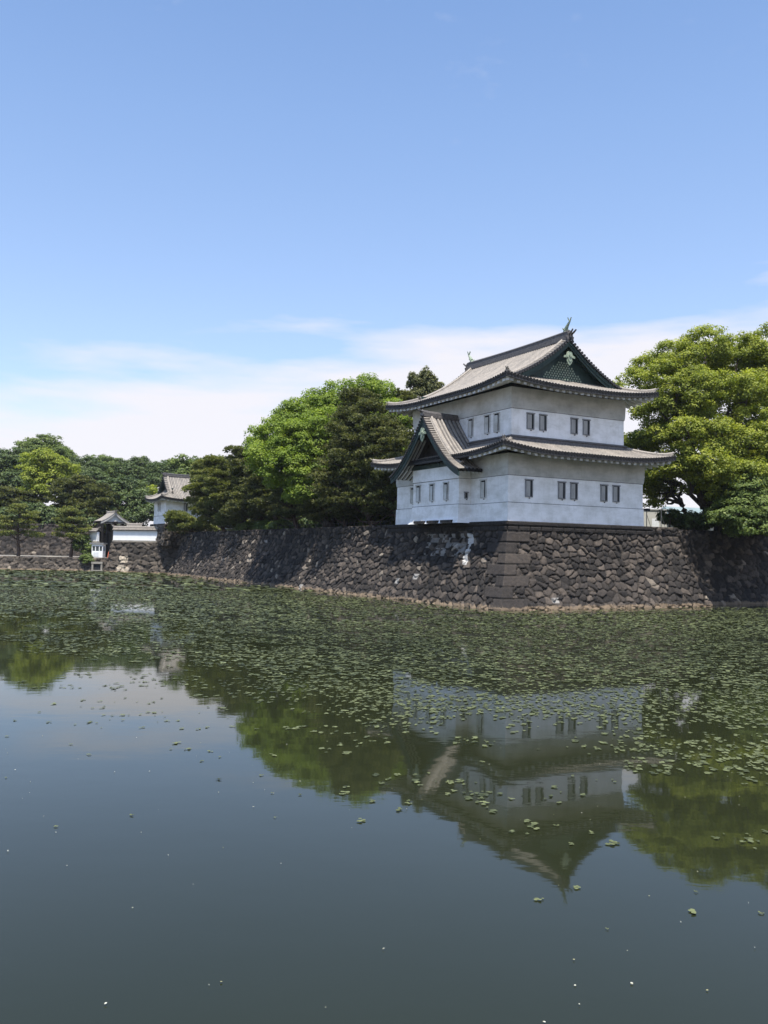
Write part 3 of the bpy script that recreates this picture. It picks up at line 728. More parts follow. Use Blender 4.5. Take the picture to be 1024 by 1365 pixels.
    for (sc_, t0, t1) in ((1.0, -0.06, 0.05), (0.6, -0.14, -0.06)):
        kk = len(g.v); n = len(full)
        for off in (t0, t1):
            for a, b in full: g.v.append((gx + off, bm + a * sc_, zc + b * sc_))
        g.f.append(tuple(range(kk, kk + n))); g.f.append(tuple(range(kk + n, kk + 2 * n))[::-1]); g.t += [0.5, 0.5]
        for j in range(n): g.f.append((kk + j, kk + (j + 1) % n, kk + n + (j + 1) % n, kk + n + j)); g.t.append(0.5)
    g.tube([(gx - 0.2, bm, zc + 0.1), (gx, bm, zc + 0.1)], 0.15, 8)
    g.build('gable_pendant', M['verdigris'], T)
    return T
build_tower()

# ------------------------------------------------------------------ stone walls
def hash2(i, j, k):
    h = np.sin(i * 127.1 + j * 311.7 + k * 74.7) * 43758.5453
    return h - np.floor(h)
def stones(s, z, cw, ch, seed=0.0):
    """irregular fitted stones: returns edge distance, tone, lateral gradients"""
    U, V = s / cw, z / ch
    iu, iv = np.floor(U), np.floor(V)
    d1 = np.full(U.shape, 1e9); c1 = np.zeros(U.shape + (2,)); i1 = np.zeros(U.shape + (2,))
    cands = []
    for du in (-2, -1, 0, 1, 2):
        for dv in (-2, -1, 0, 1, 2):
            ci, cj = iu + du, iv + dv
            cx = ci + 0.5 + (hash2(ci, cj, 1 + seed) - 0.5) * 0.95 + 0.5 * (np.mod(cj, 2)); cy = cj + 0.5 + (hash2(ci, cj, 2 + seed) - 0.5) * 0.75
            cands.append((ci, cj, cx, cy))
            d = (U - cx) ** 2 + (V - cy) ** 2
            m = d < d1; d1 = np.where(m, d, d1)
            c1[..., 0] = np.where(m, cx, c1[..., 0]); c1[..., 1] = np.where(m, cy, c1[..., 1]); i1[..., 0] = np.where(m, ci, i1[..., 0]); i1[..., 1] = np.where(m, cj, i1[..., 1])
    ed = np.full(U.shape, 1e9)
    for ci, cj, cx, cy in cands:
        dx, dy = cx - c1[..., 0], cy - c1[..., 1]; L = np.sqrt(dx * dx + dy * dy)
        ok = L > 1e-6; L = np.where(ok, L, 1)
        e = (((cx + c1[..., 0]) / 2 - U) * dx + ((cy + c1[..., 1]) / 2 - V) * dy) / L
        ed = np.where(ok, np.minimum(ed, e), ed)
    return ed * min(cw, ch), i1, (U - c1[..., 0]) * cw, (V - c1[..., 1]) * ch

def stone_wall(name, path, ztop, batter, zcap, step, parent_m, label, cw=0.84, ch=0.60, quoins=(), pale=None, cap=None, power=1.5, closed_top=2.5, tonefn=None, zbot=-0.6, seed=0.0, site_frame=True, label_cat='wall', disp=0.24, wob=0.0):
    """path: list of (x,y) corner points at the wall top, outside on the right-hand side when walking it"""
    P = [Vector((p[0], p[1])) for p in path]; n = len(P)
    seg = [(P[i + 1] - P[i]) for i in range(n - 1)]; ln = [q.length for q in seg]
    nr = [Vector((q.y, -q.x)).normalized() for q in seg]
    cn = [nr[0]]
    for i in range(1, n - 1):
        v = nr[i - 1] + nr[i]; cn.append(v / max(0.35, v.dot(nr[i])))
    cn.append(nr[-1])
    corners = [0.0]
    for q in ln: corners.append(corners[-1] + q)
    Z = np.arange(zbot, ztop + 1e-6, step * 0.9); Z[-1] = ztop
    bz = batter * np.clip(1 - Z / zcap, 0, 2) ** power
    cols = []
    for i in range(n - 1):
        m = max(1, int(ln[i] / step))
        for k in range(m + (1 if i == n - 2 else 0)): cols.append((i, k / m, k == 0 and i > 0))
    ci = np.array([c[0] for c in cols]); ct = np.array([c[1] for c in cols])[:, None]
    P0 = np.array([(p.x, p.y) for p in P]); CN = np.array([(p.x, p.y) for p in cn]); NR = np.array([(p.x, p.y) for p in nr]); DR = np.array([(q.x / l_, q.y / l_) for q, l_ in zip(seg, ln)])
    bx = (P0[ci, 0][:, None] + CN[ci, 0][:, None] * bz) * (1 - ct) + (P0[ci + 1, 0][:, None] + CN[ci + 1, 0][:, None] * bz) * ct
    by = (P0[ci, 1][:, None] + CN[ci, 1][:, None] * bz) * (1 - ct) + (P0[ci + 1, 1][:, None] + CN[ci + 1, 1][:, None] * bz) * ct
    NV = np.array([(cn[c[0]].x, cn[c[0]].y) if c[2] else (nr[c[0]].x, nr[c[0]].y) for c in cols])
    ca = np.array(corners)
    ss = ca[ci][:, None] + (bx - P0[ci, 0][:, None]) * DR[ci, 0][:, None] + (by - P0[ci, 1][:, None]) * DR[ci, 1][:, None]
    zz = np.broadcast_to(Z, ss.shape).copy(); cseg = np.broadcast_to(ci[:, None], ss.shape); bt = np.broadcast_to(bz, ss.shape)
    wx = ss + 0.10 * np.sin(zz * 2.3 + ss * 0.9) + 3.3 * cseg; wz = zz + 0.10 * np.sin(ss * 1.7 + 0.6) + 0.07 * np.sin(ss * 4.1)
    ed, ids, lx, lz = stones(wx, wz, cw, ch, seed)
    tone = hash2(ids[..., 0], ids[..., 1], 5 + seed) * 0.96
    gx = (hash2(ids[..., 0], ids[..., 1], 6) - 0.5) * 0.55; gz = (hash2(ids[..., 0], ids[..., 1], 7) - 0.5) * 0.6
    off = (hash2(ids[..., 0], ids[..., 1], 8) - 0.5) * 0.16
    rough = 0.02 * (hash2(np.floor(ss / 0.2), np.floor(zz / 0.2), 3) - 0.5)
    face = off + gx * lx + gz * lz + rough - 0.10 * (lx * lx / cw ** 2 + lz * lz / ch ** 2)
    jw = 0.06
    e = np.clip(ed / jw, 0, 1); e = e * e * (3 - 2 * e)
    gap = 1 - np.clip(ed / 0.06, 0, 1)
    # dressed corner stones, long and short by turns
    for c, hq in quoins:
        sc_ = corners[c]; cour = np.floor((zz + 0.05 * np.sin(ss * 2.1)) / hq)
        half = (CN[c] * DR[c - 1]).sum() * bt; half2 = -(CN[c] * DR[c]).sum() * bt
        for sg in (-1, 1):
            Lq = np.where(np.mod(cour, 2) == (0 if sg > 0 else 1), 2.9, 1.35) + 0.4 * (hash2(cour, cour * 0 + sg, 9) - 0.5)
            dd = (sc_ + half - ss) if sg < 0 else (ss - sc_ + half2)
            inside = (cseg == (c - 1 if sg < 0 else c)) & (dd < Lq)
            ez = np.minimum(zz - cour * hq, (cour + 1) * hq - zz); ed2 = np.minimum(ez, Lq - dd)
            e2 = np.clip(ed2 / 0.08, 0, 1); e2 = e2 * e2 * (3 - 2 * e2)
            e = np.where(inside, 0.55 + 0.45 * e2, e); gap = np.where(inside, (1 - np.clip(ed2 / 0.05, 0, 1)) * 0.9, gap)
            face = np.where(inside, 0.02 + rough * 0.7 + 0.03 * (hash2(cour, cour * 0 + sg, 13) - 0.5), face); tone = np.where(inside, 0.25 + 0.45 * hash2(cour, cour * 0 + sg, 11), tone)
    if cap:
        z_c, s0, s1 = cap
        inside = (zz > z_c) & (ss > s0) & (ss < s1)
        cs = np.floor(ss / 1.35 + np.where(zz > z_c + 0.45, 0.5, 0)); ex = np.minimum(ss / 1.35 + np.where(zz > z_c + 0.45, 0.5, 0) - cs, cs + 1 - ss / 1.35 - np.where(zz > z_c + 0.45, 0.5, 0)) * 1.35
        ez = np.minimum(np.abs(zz - z_c), np.abs(zz - z_c - 0.45)); ed2 = np.minimum(ex, ez)
        e2 = np.clip(ed2 / 0.04, 0, 1)
        e = np.where(inside, e2, e); gap = np.where(inside, (1 - np.clip(ed2 / 0.04, 0, 1)) * 0.6, gap); face = np.where(inside, 0.03 * e2 + rough, face)
        tone = np.where(inside, 0.05 + 0.2 * hash2(cs, cs * 0 + 3, 12), tone)  # darker cap course; the eave shadow is put into its tone
    h = disp * (e - 1) + face * e * np.where(True, 1.0, 0)
    tot = h
    X = bx + NV[:, None, 0] * tot; Y = by + NV[:, None, 1] * tot
    B = np.stack([bx[:, -1], by[:, -1]], -1)
    ns, nz = ss.shape
    V = np.stack([X, Y, zz], -1).reshape(-1, 3)
    idx = np.arange(ns * nz).reshape(ns, nz)
    F = np.stack([idx[:-1, :-1], idx[1:, :-1], idx[1:, 1:], idx[:-1, 1:]], -1).reshape(-1, 4)
    # top strip going inwards
    top = idx[:, -1]; inn = np.stack([B[:, 0] - NV[:, 0] * closed_top, B[:, 1] - NV[:, 1] * closed_top, np.full(ns, ztop - 0.02)], -1)
    V = np.concatenate([V, inn]); k = ns * nz
    F = np.concatenate([F, np.stack([top[:-1], top[1:], np.arange(k + 1, k + ns), np.arange(k, k + ns - 1)], -1)])
    if tonefn is not None: tone = tonefn(ss, zz, tone)
    pl = pale(ss, zz, corners) if pale is not None else np.zeros_like(ss)
    ex = np.zeros(ns)
    o = np_mesh(name, V, F, parent_m, attrs={'tone': ('POINT', np.concatenate([tone.ravel(), ex + 0.3])), 'gap': ('POINT', np.concatenate([gap.ravel(), ex])), 'pale': ('POINT', np.concatenate([pl.ravel(), ex]))},
                loc=(OX, OY, 0) if site_frame else (0, 0, 0), rz=YAW if site_frame else 0)
    return tag(o, label, label_cat)

WT = 8.1
def pale_main(ss, zz, corners):
    b = corners[1] - ss                       # distance from the near corner along the left face
    n1 = hash2(np.floor(ss / 0.3), np.floor(zz / 0.3), 21); n2 = hash2(np.floor(ss / 0.75), np.floor(zz / 0.55), 22)
    drip = (np.abs(b - 5.75 - 0.12 * np.sin(zz * 3)) < 0.24 + 0.14 * n1) & (zz < 7.0) & (zz > 3.9) & (n1 > 0.12)
    spl = (b > 6.3) & (b < 13.5) & (zz > 4.7) & (zz < 7.0) & (n2 > 0.55) & (n1 > 0.25)
    far = (hash2(np.floor(ss / 0.8), np.floor(zz / 0.55), 23) > 0.996) & (zz < 6.5)
    return drip * 0.6 + spl * 0.30 * n2 + far * 0.3
stone_wall('rampart', [(-2.2, 101.0), (-0.24, -0.24), (22.0, -0.24), (23.4, 5.0)], WT, 2.75, 7.2, 0.09, M['stone'],
           'long dark basalt rampart with squared corner stones rising from the moat under the big tower', quoins=((1, 1.02),),
           pale=pale_main, cap=(7.2, 101.0 + 0.2 - 22, 101.2 + 18.6))
stone_wall('rampart', [(23.2, 1.8), (75.0, 1.8)], WT - 0.1, 2.9, 7.6, 0.16, M['stone'],
           'shaded dark stone wall set back at the right edge, below the big round tree', seed=3.0)

# ------------------------------------------------------------------ ground and water
def sheet(name, pts, z, m, kind='structure'):
    b = MB(); b.quad(*[(x, y, z) for x, y in pts]); o = b.build(name, m); o['kind'] = kind; return o
sheet('ground', [(-3500, -1500), (3500, -1500), (3500, 4500), (-3500, 4500)], -1.5, M['bed'])
sheet('water', [(-420, -3), (420, -3), (420, 260), (-420, 260)], 0.0, M['water'])
# plateau behind the ramparts
def plateau():
    a = [(-0.2 - 2.0, 101), (-0.2, 0.0), (22.2, 0.0), (23.3, 2.0), (75, 2.0), (900, 2.0), (900, 2500), to_site(-400, 1500), to_site(-60, 245), to_site(-47, 205), to_site(-46, 176)]
    b = MB(); b.quad(*[(x, y, WT - 0.06) for x, y in a]); o = b.build('terrain', M['grass'], loc=(OX, OY, 0), rz=YAW); o['kind'] = 'structure'
plateau()
# the photographer's own bank, behind the camera
b = MB(); b.box(-420, 420, -60, -3, -1.4, 3.3); o = b.build('pavement', M['paving']); o['kind'] = 'structure'

# water plants -----------------------------------------------------
def vnoise(x, y, sc, seed):
    x = x / sc; y = y / sc; ix, iy = np.floor(x), np.floor(y); fx, fy = x - ix, y - iy; fx = fx * fx * (3 - 2 * fx); fy = fy * fy * (3 - 2 * fy)
    h = lambda i, j: hash2(i, j, seed)
    return (h(ix, iy) * (1 - fx) + h(ix + 1, iy) * fx) * (1 - fy) + (h(ix, iy + 1) * (1 - fx) + h(ix + 1, iy + 1) * fx) * fy
def plants():
    V = []; F = []; T = []; base = 0
    def emit(x, y, rmin, rmax, nleaf, lr, tilt, rng):
        nonlocal base
        n = len(x); R_ = rng.uniform(rmin, rmax, n); tn = np.clip(rng.normal(0.46, 0.2, n) + np.clip((45 - y) / 70, 0, 0.3) + 0.25 * (vnoise(x, y, 6.0, 41) - 0.5), 0, 1)
        for k in range(nleaf):
            an = 2 * PI * k / nleaf + rng.uniform(-0.5, 0.5, n) + rng.uniform(0, 6.28)
            rr = R_ * rng.uniform(0.25, 1.0, n); cx = x + np.cos(an) * rr; cy = y + np.sin(an) * rr
            s1 = R_ * lr * rng.uniform(0.7, 1.3, n); th = rng.uniform(0, 6.28, n); cz = 0.012 + rng.uniform(0, 0.012, n)
            tz = rng.uniform(-tilt, tilt, n) * s1; tw = rng.uniform(-tilt, tilt, n) * s1
            ux, uy = np.cos(th), np.sin(th)
            q = []
            for sa, sb in ((-1, -0.55), (0.0, -1), (1, -0.5), (0.85, 0.6), (0, 0.95), (-0.9, 0.5)):
                q.append(np.stack([cx + s1 * (sa * ux - sb * uy), cy + s1 * (sa * uy + sb * ux), cz + abs(tilt) * s1 * 0.6 + sa * tz * 0.6 + sb * tw * 0.5], -1))
            V.append(np.stack(q, 1).reshape(-1, 3)); F.append(base + np.arange(n * 6).reshape(n, 6)); base += n * 6
            T.append(np.clip(tn + rng.normal(0, 0.16, n), 0, 1))
    def cover(x, y):
        a, b = to_site(x, y)
        y0 = 24.8 - 0.10 * x + np.where(x < 0, -0.95 * x, -0.55 * x)           # near limit of the mat
        k = (y - y0) / 9.0 + 1.7 * (vnoise(x, y, 3.2, 31) - 0.5) + 0.9 * (vnoise(x, y * 0.7, 9.0, 32) - 0.5)
        c = np.clip(k, 0, 1)
        f1 = 0.55 * vnoise(x * 0.7, y, 1.1, 33) + 0.45 * vnoise(x * 0.6, y, 3.4, 36)
        big = vnoise(x * 0.5, y, 13.0, 35)
        c = c * np.clip((f1 - 0.69 + 0.42 * big + 0.22 * np.clip(k, 0, 1)) * 5.0, 0.02, 1) * 0.95
        c = np.maximum(c, 0.12 * np.clip((y - y0 + 10) / 9, 0, 1) * (vnoise(x, y, 1.3, 37) > 0.64) * np.clip((x + 4) / 6, 0.5, 1) * 4.0)
        c *= np.where(y > 110, 0.7, 1.0)
        wall = np.where(b > -3.5, -3.2 - a, np.where(a > -3, -3.4 - b, 9))       # metres from the wall foot
        c *= np.clip((wall - 0.4) / 6.0, 0.12, 1)
        c = np.where(wall < 0.35, 0, c)
        return c
    rng = np.random.default_rng(11)
    def scatter(ya, yb, dens, rmin, rmax, nleaf, lr, tilt):
        area = 0; 
        n = int(0.56 * (yb * yb - ya * ya) * dens)
        y = np.sqrt(rng.uniform(ya * ya, yb * yb, n)); x = rng.uniform(-0.56, 0.56, n) * y
        keep = rng.uniform(0, 1, n) < cover(x, y); emit(x[keep], y[keep], rmin, rmax, nleaf, lr, tilt, rng)
    scatter(12, 34, 26.0, 0.025, 0.125, 8, 0.36, 0.10)
    scatter(34, 60, 17.0, 0.04, 0.16, 6, 0.46, 0.3)
    scatter(60, 105, 7.5, 0.08, 0.23, 5, 0.5, 0.3)
    scatter(105, 182, 1.3, 0.35, 0.7, 4, 0.6, 0.3)
    # stragglers in the open water
    n = 210; y = rng.uniform(9, 30, n) ; x = rng.uniform(-0.5, 0.5, n) * y; k = rng.uniform(0, 1, n) < np.clip((y - 8) / 22, 0.04, 1) * 0.5
    emit(x[k], y[k], 0.02, 0.08, 8, 0.36, 0.06, rng)
    o = np_mesh('water_plants', np.concatenate(V), np.concatenate(F), M['pad'], tone=np.concatenate(T))
    tag(o, 'mat of small olive green floating plants covering the moat surface', 'water plants', kind='stuff')
    # petals and scraps of leaf
    V.clear(); F.clear(); T.clear(); base = 0
    n = 110; y = rng.uniform(8.2, 24, n); x = rng.uniform(-0.5, 0.5, n) * y
    emit(x, y, 0.006, 0.016, 2, 0.8, 0.12, rng)
    o = np_mesh('floating_petals', np.concatenate(V), np.concatenate(F), M['fleck'], tone=np.clip(np.concatenate(T) * 1.1, 0, 1))
    tag(o, 'small pale petals and leaf scraps drifting on the open dark water', 'petals', kind='stuff')
plants()

# ------------------------------------------------------------------ trees
def at(u, v, Y):
    """a photograph pixel (1024 x 1365) as a world point at distance Y"""
    hor = 735.8 + 0.0178 * (u - 512)
    return ((u - 512 - (v - hor) * -0.0178) / FPX * Y * 1.002, Y, EYE + (hor - v) / FPX * Y)

def leaf_quads(C, Nn, size, rng, aspect=0.65):
    n = len(C); Nn = Nn / np.maximum(1e-6, np.linalg.norm(Nn, axis=1, keepdims=True))
    r = rng.normal(size=(n, 3)); t = np.cross(Nn, r); t /= np.maximum(1e-6, np.linalg.norm(t, axis=1, keepdims=True)); b = np.cross(Nn, t)
    s = (size * rng.uniform(0.6, 1.35, n))[:, None]
    V = np.stack([C - t * s, C - b * s * aspect, C + t * s, C + b * s * aspect], 1).reshape(-1, 3)
    return V, np.arange(n * 4).reshape(n, 4)

def broad_foliage(name, lobes, m, parent, seed, clump=1.1, leaf=0.2, per=70, cover=1.0, origin=(0, 0, 0), flat=0.7, gap=0.12):
    rng = np.random.default_rng(seed); Cs = []; Ns = []; Ts = []
    lobes = [(a, b, c, d * 1.1, e * 1.1) for a, b, c, d, e in lobes]; extra = []
    for i in range(len(lobes)):
        for j in range(i):
            A, B = lobes[i], lobes[j]; dd = math.dist(A[:3], B[:3])
            if 0.75 * (A[3] + B[3]) < dd < 1.2 * (A[3] + B[3]):
                r_ = 0.62 * (A[3] + B[3]) / 2
                extra.append(((A[0] + B[0]) / 2 + rng.normal() * 0.3, (A[1] + B[1]) / 2 + rng.uniform(0, 1) * r_ * 1.2, (A[2] + B[2]) / 2 + rng.normal() * 0.2, r_, r_ * 0.85))
    back = [(a + rng.normal() * d * 0.4, b + d * 1.5, c - e * 0.2, d * 1.05, e * 0.95) for a, b, c, d, e in lobes]
    for (x, y, z, rx, rz) in lobes + extra + back:
        area = 4 * PI * ((rx * rx) ** 1.6 / 3 + 2 * (rx * rz) ** 1.6 / 3) ** (1 / 1.6)
        K = max(6, int(area / (clump * clump * 1.15) * cover))
        d = rng.normal(size=(K, 3)); d /= np.linalg.norm(d, axis=1, keepdims=True)
        d = d[(d[:, 2] > -0.55) & (rng.uniform(size=K) > gap)]; K = len(d)
        rr = rng.uniform(0.74, 1.04, K)[:, None]
        cc = np.array([x, y, z]) + d * rr * np.array([rx, rx, rz])
        cr = clump * rng.uniform(0.6, 1.3, K)
        for c, r_, dd in zip(cc, cr, d):
            n = int(per * (r_ / clump) ** 2)
            e = rng.normal(size=(n, 3)); e /= np.linalg.norm(e, axis=1, keepdims=True); e[:, 2] = np.where(e[:, 2] < -0.3, -e[:, 2], e[:, 2])
            p = c + e * r_ * rng.uniform(0.5, 1.08, n)[:, None] * np.array([1, 1, flat])
            Cs.append(p); Ns.append(e * 0.8 + dd * 0.25 + np.array([0, 0, 0.35]) + rng.normal(size=(n, 3)) * 0.38)
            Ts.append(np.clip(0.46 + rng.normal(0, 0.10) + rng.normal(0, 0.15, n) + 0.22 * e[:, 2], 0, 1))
    C = np.concatenate(Cs) - np.array(origin); Nn = np.concatenate(Ns)
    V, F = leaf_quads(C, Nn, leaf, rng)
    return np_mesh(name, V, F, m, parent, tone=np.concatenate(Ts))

def limb(mb, p0, p1, r0, r1, rng, n=6, wob=0.06, seg=6, sag=0.0):
    p0 = np.array(p0, float); p1 = np.array(p1, float); L = np.linalg.norm(p1 - p0)
    pts = []; rad = []
    for k in range(seg + 1):
        t = k / seg; q = p0 + (p1 - p0) * t
        if 0 < k < seg: q = q + rng.normal(size=3) * L * wob * math.sin(PI * t)
        q[2] += sag * L * math.sin(PI * t)
        pts.append(tuple(q)); rad.append(r0 + (r1 - r0) * t ** 0.8)
    mb.tube(pts, rad, n)
    return pts

def broad_tree(name, base, lobes, m, label, cat='tree', seed=1, trunk_r=0.5, fork=0.35, bark='bark', group=None, **kw):
    rng = np.random.default_rng(seed + 500)
    root = empty(name, base, 0, label, cat, group)
    mb = MB(); cx = np.mean([l[0] for l in lobes]); cy = np.mean([l[1] for l in lobes]); zlo = min(l[2] - l[4] for l in lobes); 
    fz = base[2] + max(0.8, (zlo - base[2]) * 0.7 + 1.0)
    f = (base[0] * 0.6 + cx * 0.4, base[1] * 0.6 + cy * 0.4, fz)
    f = ((base[0] * 0.7 + cx * 0.3), (base[1] * 0.7 + cy * 0.3), fz)
    limb(mb, (0, 0, -0.3), (f[0] - base[0], f[1] - base[1], f[2] - base[2]), trunk_r * 1.25, trunk_r * 0.8, rng, 9, 0.02)
    for l in lobes:
        q = (l[0] - base[0], l[1] - base[1], l[2] - base[2] + l[4] * 0.2)
        pts = limb(mb, (f[0] - base[0], f[1] - base[1], f[2] - base[2]), q, trunk_r * 0.5, 0.08, rng, 6, 0.07, 7, 0.03)
        for k in (3, 4, 5, 6):
            a = np.array(pts[k]); d = rng.normal(size=3); d[2] = abs(d[2]) * 0.6; d /= np.linalg.norm(d)
            limb(mb, a, a + d * l[3] * 0.75, trunk_r * 0.16, 0.03, rng, 5, 0.08, 4)
    mb.build('trunk', M[bark], root)
    broad_foliage('crown', lobes, m, root, seed, origin=base, **kw)
    return root

def pine_tree(name, base, top_z, spread, label, seed=1, npads=22, pad=1.6, mat_='needle', lean=(0, 0), low=0.3, shape=0.8, group=None, tuft=0.30, per=190, trunk_r=0.3, cat='pine tree', profile=None, bias=(0, 0), width=0.055, flatp=0.34):
    rng = np.random.default_rng(seed); root = empty(name, base, 0, label, cat, group)
    H = top_z - base[2]; mb = MB(); n = 9; ax = []
    w1, w2 = rng.uniform(0, 6.28, 2)
    for k in range(n + 1):
        t = k / n; ax.append(np.array([lean[0] * H * t + 0.035 * H * math.sin(w1 + 4 * t) * (t > 0), lean[1] * H * t + 0.03 * H * math.sin(w2 + 4 * t) * (t > 0), H * t - (0.3 if k == 0 else 0)]))
    mb.tube([tuple(a) for a in ax], [trunk_r * (1.15 - 0.95 * k / n) for k in range(n + 1)], 8)
    Cs = []; Ds = []; Ts = []
    for i in range(npads):
        t = low + (1 - low) * (i + rng.uniform(0, 0.8)) / npads
        t = min(t, 0.99); k = min(n - 1, int(t * n)); fr_ = t * n - k; p = ax[k] * (1 - fr_) + ax[k + 1] * fr_
        env = spread * (profile(t) if profile else (1 - ((t - low) / (1 - low))) ** shape * 0.9 + 0.1)
        an = i * 2.399 + rng.uniform(-0.5, 0.5)
        rr = env * rng.uniform(0.45, 1.0) * (0.25 if t > 0.96 else 1)
        c = p + np.array([math.cos(an) * rr + bias[0] * env, math.sin(an) * rr + bias[1] * env, rng.uniform(-0.3, 0.5) + 0.08 * rr])
        limb(mb, p - np.array([0, 0, 0.2 * rr]), c, 0.10 + 0.02 * rr, 0.035, rng, 5, 0.05, 4)
        subs = [(c, pad * rng.uniform(0.7, 1.15))]
        for _ in range(3):
            q = rng.uniform(0, 6.28); subs.append((c + np.array([math.cos(q), math.sin(q), rng.uniform(-0.22, 0.3)]) * pad * 0.85, pad * rng.uniform(0.4, 0.75)))
        q = p + (c - p) * 0.5; subs.append((q + np.array([0, 0, 0.15]), pad * 0.6))
        for sc_, sr in subs:
            m_ = int(per * (sr / 1.6) ** 2 * 0.55)
            if m_ < 6: m_ = 6
            e = rng.normal(size=(m_, 3)); e /= np.linalg.norm(e, axis=1, keepdims=True); e[:, 2] = np.abs(e[:, 2]) * np.where(rng.uniform(size=m_) < 0.22, -1, 1)
            P_ = sc_ + e * sr * np.array([1, 1, flatp]) * rng.uniform(0.5, 1.0, m_)[:, None]
            # each tuft: a burst of 5 needle blades
            tn = 0.38 + rng.normal(0, 0.07)
            for _ in range(5):
                d = e * np.array([0.75, 0.75, 0.3]) + np.array([0, 0, 0.28]) + rng.normal(size=(m_, 3)) * np.array([0.45, 0.45, 0.3])
                d /= np.linalg.norm(d, axis=1, keepdims=True)
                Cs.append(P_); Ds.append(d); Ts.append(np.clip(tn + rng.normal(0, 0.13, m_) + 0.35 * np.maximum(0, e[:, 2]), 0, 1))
    C = np.concatenate(Cs); D = np.concatenate(Ds); m_ = len(C)
    r = rng.normal(size=(m_, 3)); s = np.cross(D, r); s /= np.linalg.norm(s, axis=1, keepdims=True)
    L = (tuft * rng.uniform(0.7, 1.3, m_))[:, None]; w = tuft * width / 0.3
    V = np.stack([C - s * w * 0.6, C + s * w * 0.6, C + D * L + s * w, C + D * L - s * w], 1).reshape(-1, 3)
    mb.build('trunk', M['pinebark'], root)
    np_mesh('crown', V, np.arange(m_ * 4).reshape(m_, 4), M[mat_], root, tone=np.concatenate(Ts))
    return root

def px_lobes(lst, jit=0.0, seed=0, depth=0.35):
    """(u, v, radius px, distance[, squash]) -> lobes"""
    out_ = []
    for q in lst:
        u, v, r, Y = q[:4]; sq = q[4] if len(q) > 4 else 0.85
        x, y, z = at(u, v, Y); rr = r / FPX * Y; out_.append((x, y, z, rr, rr * sq))
    return out_

# big bright tree at the right
G8 = WT - 0.1
broad_tree('camphor_tree', (*at(962, 700, 99)[:2], G8), px_lobes([
    (893, 503, 25, 97), (908, 480, 29, 99), (945, 466, 32, 100), (990, 472, 30, 101), (1030, 470, 36, 101), (1070, 500, 45, 101),
    (878, 545, 17, 97, 0.7), (905, 530, 28, 97, 0.8), (948, 520, 30, 95, 0.8), (1000, 525, 32, 96, 0.8), (1045, 545, 40, 97),
    (850, 592, 20, 103, 0.75), (880, 585, 24, 99, 0.7), (918, 575, 24, 94, 0.7), (965, 580, 26, 94, 0.75), (1010, 590, 30, 94, 0.8), (1060, 610, 38, 95),
    (905, 625, 20, 95, 0.7), (852, 618, 17, 104, 0.8), (935, 648, 18, 96, 0.6), (975, 655, 22, 93, 0.7), (948, 622, 26, 92, 0.7), (1000, 640, 30, 92, 0.75), (1045, 660, 34, 92), (880, 640, 14, 104, 0.8)]), M['leaf_camphor'],
    'large bright green spreading tree on the wall to the right of the tower', seed=21, trunk_r=0.75, clump=0.85, leaf=0.125, per=92, cover=0.9, gap=0.12, flat=0.8)
broad_tree('camphor_tree', (*at(1040, 705, 96)[:2], G8), px_lobes([(1000, 676, 24, 90, 0.7), (975, 690, 14, 88, 0.7), (1032, 690, 28, 88, 0.7), (1012, 706, 18, 87, 0.6), (1070, 690, 34, 89), (1000, 655, 22, 91)]), M['leaf_mid'],
    'low dark green leafy tree hanging over the shaded wall at the right edge', seed=22, trunk_r=0.4, clump=0.8, leaf=0.13, per=85, flat=0.6)
broad_tree('leaning_tree', (*at(922, 702, 100)[:2], G8), px_lobes([(866, 652, 15, 106, 0.9), (884, 642, 16, 104, 0.8), (900, 624, 16, 101, 0.8), (878, 668, 12, 106, 0.8), (900, 655, 11, 104, 0.8)]), M['leaf_camphor'],
    'thin leaning tree with a dark trunk between the tower and the large bright tree', seed=23, trunk_r=0.45, clump=0.55, leaf=0.12, per=40, gap=0.4)
# dark clipped shrubs under it
for i, (u, v, r, Y, lab) in enumerate([(893, 690, 13, 98, 'dark rounded shrub nearest the tower under the bright tree'), (925, 697, 16, 97, 'low dark shrub below the thin leaning trunk'), (958, 692, 20, 97, 'dark shrub around the foot of the large bright tree'), (1000, 700, 24, 98, 'wide dark shrub at the right behind the shaded wall')]):
    x, y, z = at(u, v, Y); rr = r / FPX * Y
    broad_tree('shrub', (x, y, G8), [(x, y, max(z, G8 + 0.6), rr, rr * 0.75), (x + rr * 0.8, y + 0.5, max(z - 0.3, G8 + 0.5), rr * 0.7, rr * 0.55)], M['leaf_dark'], lab, 'shrub', seed=30 + i, trunk_r=0.12, clump=0.5, leaf=0.12, per=55, group='dark shrubs on the right bank')

